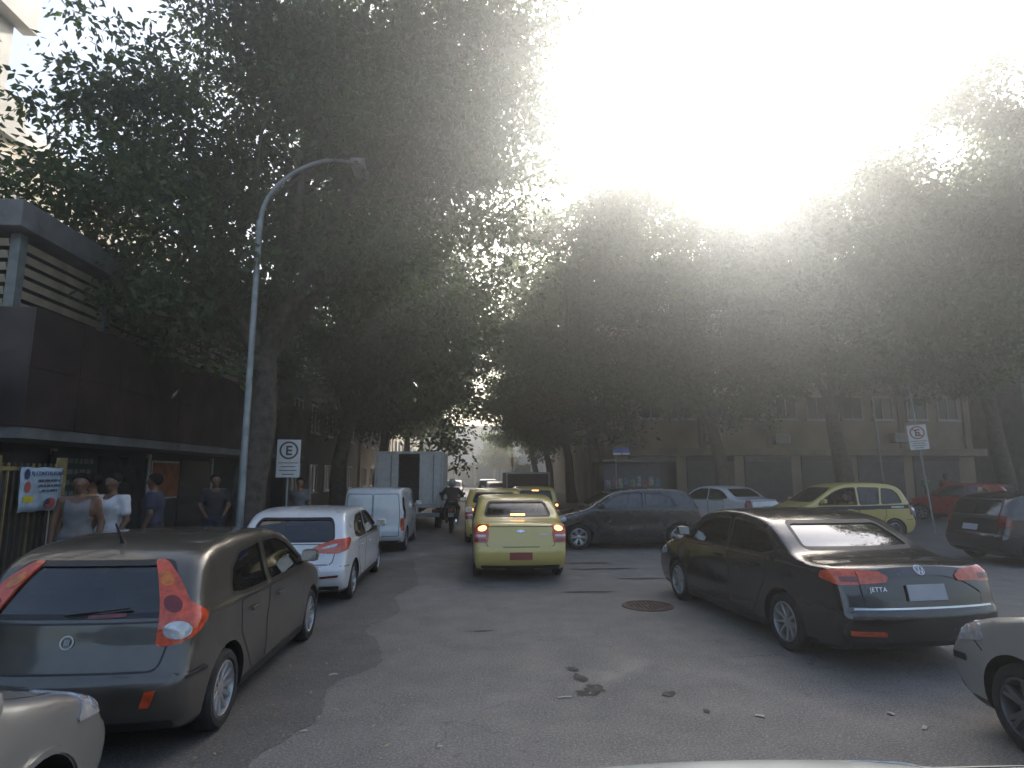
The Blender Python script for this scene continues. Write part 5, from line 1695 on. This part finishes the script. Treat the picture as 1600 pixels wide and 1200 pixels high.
STAND = dict(pelvis=(0, 0, .95), chest=(0, .01, 1.30), neck=(0, .0, 1.47), head=(0, .015, 1.63),
             sh=((-.18, 0, 1.42), (.18, 0, 1.42)), el=((-.235, -.02, 1.13), (.235, -.02, 1.13)), wr=((-.25, .06, .88), (.25, .06, .88)),
             hip=((-.085, 0, .92), (.085, 0, .92)), kn=((-.10, .02, .50), (.10, .02, .50)), an=((-.105, -.02, .08), (.105, -.02, .08)))
def person(loc, yaw, label, skin='tan', top='white', bottom='jean', sleeves=.6, J=None, s=1.0, tank=False, hat=None, group='pedestrians', step=.019, visor=False):
    """figure facing local +y; J overrides joints"""
    K = dict(STAND); K.update(J or {})
    e = tag(empty('person', (*loc[:2], loc[2] if len(loc) > 2 else .15), yaw), label, 'person', group)
    e.scale = (s, s, s)
    A = lambda q: np.array(q, float)
    hd = A(K['head']); ck = A(K['chest']); pv_ = A(K['pelvis']); nk = A(K['neck'])
    def torso(P, o=0):
        return usm([cone(P, pv_ + A((-.06, 0, 0)), pv_ + A((.06, 0, 0)), .125 + o, .125 + o), cone(P, pv_ + A((0, 0, .08)), ck, .125 + o, .135 + o),
                    cone(P, ck + A((-.08, 0, 0)), ck + A((.08, 0, 0)), .115 + o, .115 + o), cone(P, A(K['sh'][0]) * .92 + ck * .08, A(K['sh'][1]) * .92 + ck * .08, .062 + o, .062 + o)], .07)
    def arm(P, i, o=0, frac=1.0):
        a, b_, c_ = A(K['sh'][i]), A(K['el'][i]), A(K['wr'][i])
        if frac < 1:
            return cone(P, a, a + (b_ - a) * frac, .058 + o, .054 + o)
        return smin(cone(P, a, b_, .055 + o, .043 + o), cone(P, b_, c_, .043 + o, .029 + o), .02)
    def hand(P, i):
        b_, c_ = A(K['el'][i]), A(K['wr'][i])
        d = (c_ - b_) / np.linalg.norm(c_ - b_)
        sd_ = np.cross(d, (1, 0, 0)); sd_ /= max(np.linalg.norm(sd_), 1e-6)
        inn = A((-1, 0, 0)) if i else A((1, 0, 0))
        ds = [cone(P, c_, c_ + d * .075, .028, .034)]
        for q in range(4):
            r_ = c_ + d * .085 + sd_ * (.027 - .018 * q); m_ = r_ + d * (.035 + .006 * (q in (1, 2))) + inn * .006; t_ = m_ + d * .028 + inn * .022
            ds += [cone(P, r_, m_, .0095, .009), cone(P, m_, t_, .009, .0075)]
        t0 = c_ + d * .03 + sd_ * .032; t1 = t0 + d * .03 + sd_ * .028 + inn * .012
        ds += [cone(P, t0, t1, .012, .010), cone(P, t1, t1 + d * .028 + inn * .01, .010, .008)]
        return usm(ds, .006)
    def leg(P, i, o=0, ank=1.0):
        a, b_, c_ = A(K['hip'][i]), A(K['kn'][i]), A(K['an'][i])
        return smin(cone(P, a, b_, .088 + o, .058 + o), cone(P, b_, b_ + (c_ - b_) * ank, .056 + o, .040 + o), .03)
    def foot(P, i, o=0):
        c_ = A(K['an'][i]); f_ = c_ + A((0, .15, -.045))
        return smin(cone(P, c_ + A((0, -.04, -.04)), f_, .040 + o, .034 + o), cone(P, c_, c_ + A((0, 0, .05)), .04 + o, .042 + o), .03)
    def head(P, o=0):
        return usm([cone(P, hd + A((0, -.015, .035)), hd + A((0, .01, .03)), .092 + o, .088 + o), cone(P, hd + A((0, .03, -.03)), hd + A((0, .045, -.075)), .066 + o, .045 + o)], .05)
    def fbody(P):
        d = usm([torso(P), leg(P, 0), leg(P, 1), cone(P, nk - A((0, .0, .05)), hd - A((0, 0, .05)), .056, .052)], .045)
        for i in (0, 1):
            d = smin(d, arm(P, i), .03); d = smin(d, hand(P, i), .012); d = smin(d, foot(P, i), .02)
        h_ = head(P)
        h_ = smin(h_, cone(P, hd + A((0, .098, .015)), hd + A((0, .118, -.018)), .010, .016), .02)
        h_ = smin(h_, cone(P, hd + A((-.03, .098, -.055)), hd + A((.03, .098, -.055)), .009, .009), .012)
        for sx in (-1, 1):
            h_ = smin(h_, cone(P, hd + A((sx * .092, -.005, .015)), hd + A((sx * .094, -.01, -.02)), .016, .010), .012)
        return smin(d, h_, .03)
    allp = np.array([K['pelvis'], K['head'], *K['sh'], *K['el'], *K['wr'], *K['hip'], *K['kn'], *K['an']], float)
    lo = allp.min(0) - .24; hi = allp.max(0) + .24
    V, Q = surface(fbody, lo, hi, step, 2)
    obj('body', V, Q, SKINS[skin], e, 179)
    def cloth(nm, f_, m_, st=.02):
        V, Q = surface(f_, lo, hi, st, 1)
        return obj(nm, V, Q, m_, e, 60)
    ax = ck - pv_; ax /= np.linalg.norm(ax)
    def fshirt(P):
        d = torso(P, .016)
        if not tank:
            for i in (0, 1):
                d = smin(d, arm(P, i, .014, sleeves if sleeves < 1 else 1.0), .03)
        w_ = (P - pv_) @ ax
        cut = np.maximum(.02 - w_, w_ - np.linalg.norm(nk - pv_) - (-.03 if tank else .0))
        if tank:
            cut = np.maximum(cut, np.where(P[:, 2] > K['sh'][0][2] - .20, np.abs(P[:, 0]) - .135, -1))
        cut = np.maximum(cut, -cone(P, nk + A((0, .05, -.02 if not tank else -.06)), nk + A((0, 0, .1)), .085, .085))
        return np.maximum(d, cut)
    if top:
        cloth('tank_top' if tank else 'shirt', fshirt, CL[top])
    def ftr(P):
        d = usm([leg(P, 0, .016, .93), leg(P, 1, .016, .93), cone(P, pv_ + A((-.06, 0, -.02)), pv_ + A((.06, 0, -.02)), .142, .142)], .04)
        w_ = (P - pv_) @ ax
        return np.maximum(d, w_ - .07)
    cloth('trousers', ftr, CL[bottom])
    for i in (0, 1):
        V, Q = surface(lambda P: np.maximum(foot(P, i, .008), P[:, 2] - K['an'][i][2] - .035), A(K['an'][i]) - .2, A(K['an'][i]) + .25, .02, 1)
        obj('shoe', V, Q, CL['black'], e, 60)
    if hat:
        V, Q = surface(lambda P: np.maximum(smin(head(P, .032), cone(P, hd + A((0, .03, -.03)), hd + A((0, .06, -.06)), .10, .085), .05), -(cone(P, hd + A((0, .22, -.02)), hd + A((0, .3, -.02)), .11, .11))), hd - .3, hd + .3, .02, 1)
        h_ = obj('helmet', V, Q, hat, e, 179)
        V, Q = surface(lambda P: np.maximum(np.abs(head(P, .024)) - .003, -(P[:, 1] - hd[1] - .05)), hd - .3, hd + .3, .016, 1)
        obj('visor', V, Q, BLACK, h_, 60)
    else:
        V, Q = surface(lambda P: np.maximum(head(P, .014), np.maximum((P[:, 1] - hd[1]) * .9 - (P[:, 2] - hd[2]) * 1.0 + .0, hd[2] - .07 - P[:, 2])), hd - .2, hd + .2, .014, 1)
        obj('hair', V, Q, HAIR, e, 60)
        for sx in (-1, 1):
            b = MB(); b.lathe([(.001, .008), (.008, .004), (.010, -.002), (.001, -.006)], 10, 'y', (hd[0] + sx * .034, hd[1] + .089, hd[2] + .012))
            b.build('eye', EYE, e, 60)
    return e
person((-5.0, 8.2), R(200), 'person in a grey tank top standing by the barred gate', 'brown', 'grey', 'jean', tank=True, J=dict(el=((-.25, -.03, 1.14), (.24, .03, 1.15))))
person((-4.98, 8.88), R(168), 'person in a white T-shirt standing beside the gate banner', 'brown', 'white', 'navy', .62, J=dict(el=((-.24, .0, 1.13), (.26, -.05, 1.14)), wr=((-.22, .12, .92), (.27, .02, .89))))
person((-5.55, 9.4), R(120), 'person in an ochre shirt half hidden behind the white T-shirt', 'brown', 'ochre', 'jean', .6)
person((-5.15, 10.35), R(100), 'person in a dark navy shirt under the canopy, left of the lamp post', 'brown', 'navy', 'black', .6)
person((-5.0, 12.3), R(210), 'person in a black T-shirt in the shade behind the lamp post', 'brown', 'black', 'navy', .6, J=dict(el=((-.25, .06, 1.15), (.25, .04, 1.15)), wr=((-.17, .20, 1.02), (.18, .22, 1.0))))
person((-4.02, 14.6), R(185), 'person in grey behind the roof of the white hatchback', 'tan', 'grey', 'jean', .6, s=.95)
person((21.2, 27.6), R(180), 'person in a green top on the far pavement beside the red car', 'tan', 'green', 'jean', .6, step=.022)
person((22.4, 27.9), R(150), 'person in a red top on the far pavement behind the red car', 'brown', 'red', 'black', .6, step=.022)
# the taxi driver, seated, elbow on the window sill
DJ = dict(pelvis=(0, 0, .62), chest=(0, -.10, .98), neck=(0, -.11, 1.14), head=(0, -.08, 1.29), sh=((-.18, -.10, 1.08), (.18, -.10, 1.08)), el=((-.36, .10, .96), (.22, .14, .88)), wr=((-.20, .30, 1.0), (.12, .36, .95)),
          hip=((-.09, .03, .60), (.09, .03, .60)), kn=((-.14, .42, .66), (.14, .42, .66)), an=((-.14, .55, .34), (.14, .55, .34)))
h = R(180)
person((10.75 + .12, 17.9 - .37, 0.0), R(90), 'driver at the open window of the crossing yellow taxi', 'tan', 'ochre', 'jean', .6, J=DJ, s=.98, group='drivers and riders')
# motorcycle and rider
mb_ = tag(empty('motorcycle', (-.72, 21.0, .0)), 'dark motorcycle riding away between the truck and the taxi queue', 'motorcycle')
for y, n_ in ((-.62, 'wheel'), (.68, 'wheel')):
    we = empty(n_, (0, y, .30), 0, mb_)
    b = MB(); b.lathe([(.22, -.05), (.27, -.055), (.30, -.02), (.30, .02), (.27, .055), (.22, .05)], 28, closed=True)
    obj('tyre', [(p[1], p[0], p[2]) for p in b.v], b.f, RUBBER, we, 50)
    b = MB(); b.lathe([(.21, -.03), (.225, -.03), (.225, .03), (.21, .03)], 28, closed=True)
    for k in range(6):
        b.tube([(.03 * math.cos(k), 0, .03 * math.sin(k)), (.215 * math.cos(k * 1.047), 0, .215 * math.sin(k * 1.047))], .012, 5)
    obj('rim', [(p[1], p[0], p[2]) for p in b.v], b.f, ALLOY, we, 50)
b = MB(); b.box((0, .0, .48), (.24, .5, .34), bev=.08); b.tube([(0, -.62, .30), (0, -.1, .36), (0, .1, .45)], .035, 8); b.build('engine', BLACK, mb_, 60)
MB().box((0, .22, .82), (.26, .46, .24), bev=.09).build('fuel_tank', mat('moto_red', (.20, .02, .02), .3), mb_, 60)
MB().box((0, -.32, .80), (.26, .70, .12), bev=.05).build('seat', CL['black'], mb_, 60)
MB().box((0, -.72, .74), (.20, .22, .12), bev=.04).build('tail', BLACK, mb_, 60)
MB().box((0, -.84, .74), (.14, .03, .06), bev=.01).build('tail_light', RED_L, mb_)
MB().box((0, -.86, .60), (.18, .015, .13)).build('number_plate', PLATE, mb_)
b = MB(); b.tube([(-.36, .28, 1.04), (-.12, .42, 1.02), (.12, .42, 1.02), (.36, .28, 1.04)], .016, 8)
for sx in (-1, 1):
    b.tube([(sx * .08, .70, .30), (sx * .07, .44, 1.0)], .024, 8)
b.build('handlebar', BLACK, mb_, 60)
for sx in (-1, 1):
    MB().tube([(sx * .30, .33, 1.04), (sx * .36, .34, 1.2)], .008, 5).box((sx * .38, .33, 1.24), (.14, .03, .09), bev=.02).build('mirror', BLACK, mb_)
MB().box((0, .58, .92), (.2, .12, .18), bev=.05).build('headlight', CLEAR_L, mb_, 60)
MB().tube([(.14, .1, .32), (.17, -.5, .36), (.17, -.85, .42)], [.03, .045, .04], 8).build('exhaust', CHROME, mb_, 60)
RJ = dict(pelvis=(0, 0, .98), chest=(0, .12, 1.32), neck=(0, .16, 1.47), head=(0, .21, 1.62), sh=((-.19, .14, 1.42), (.19, .14, 1.42)), el=((-.34, .32, 1.22), (.34, .32, 1.22)), wr=((-.34, .50, 1.10), (.34, .50, 1.10)),
          hip=((-.11, .02, .95), (.11, .02, .95)), kn=((-.20, .42, .80), (.20, .42, .80)), an=((-.17, .18, .38), (.17, .18, .38)))
person((-.72, 20.78, -.02), 0, 'motorcycle rider in a dark jacket and pale helmet seen from behind', 'tan', 'black', 'black', 1.0, J=RJ, hat=mat('helmet_grey', (.34, .33, .32), .3), group='drivers and riders')

# ------------------------------------------------------------------ scattering air volume, added to imitate veiling lens glare
hz = MB().box((0, 45, 13.5), (150, 190, 29.0)).build('glare_haze', mat('tmp_haze', (1, 1, 1)))
hm = bpy.data.materials.new('glare_haze_air'); hm.use_nodes = True
nt = hm.node_tree; nt.nodes.remove(nt.nodes['Principled BSDF'])
pv2 = nd(nt, 'ShaderNodeVolumePrincipled')
pv2.inputs['Color'].default_value = (.98, .99, .975, 1)
pv2.inputs['Density'].default_value = 0.0078
pv2.inputs['Anisotropy'].default_value = 0.82
nt.links.new(pv2.outputs[0], nt.nodes['Material Output'].inputs['Volume'])
hz.data.materials.clear(); hz.data.materials.append(hm)
tag(hz, 'thin air volume filling the street, added to imitate lens glare', 'glare_haze', kind='stuff')
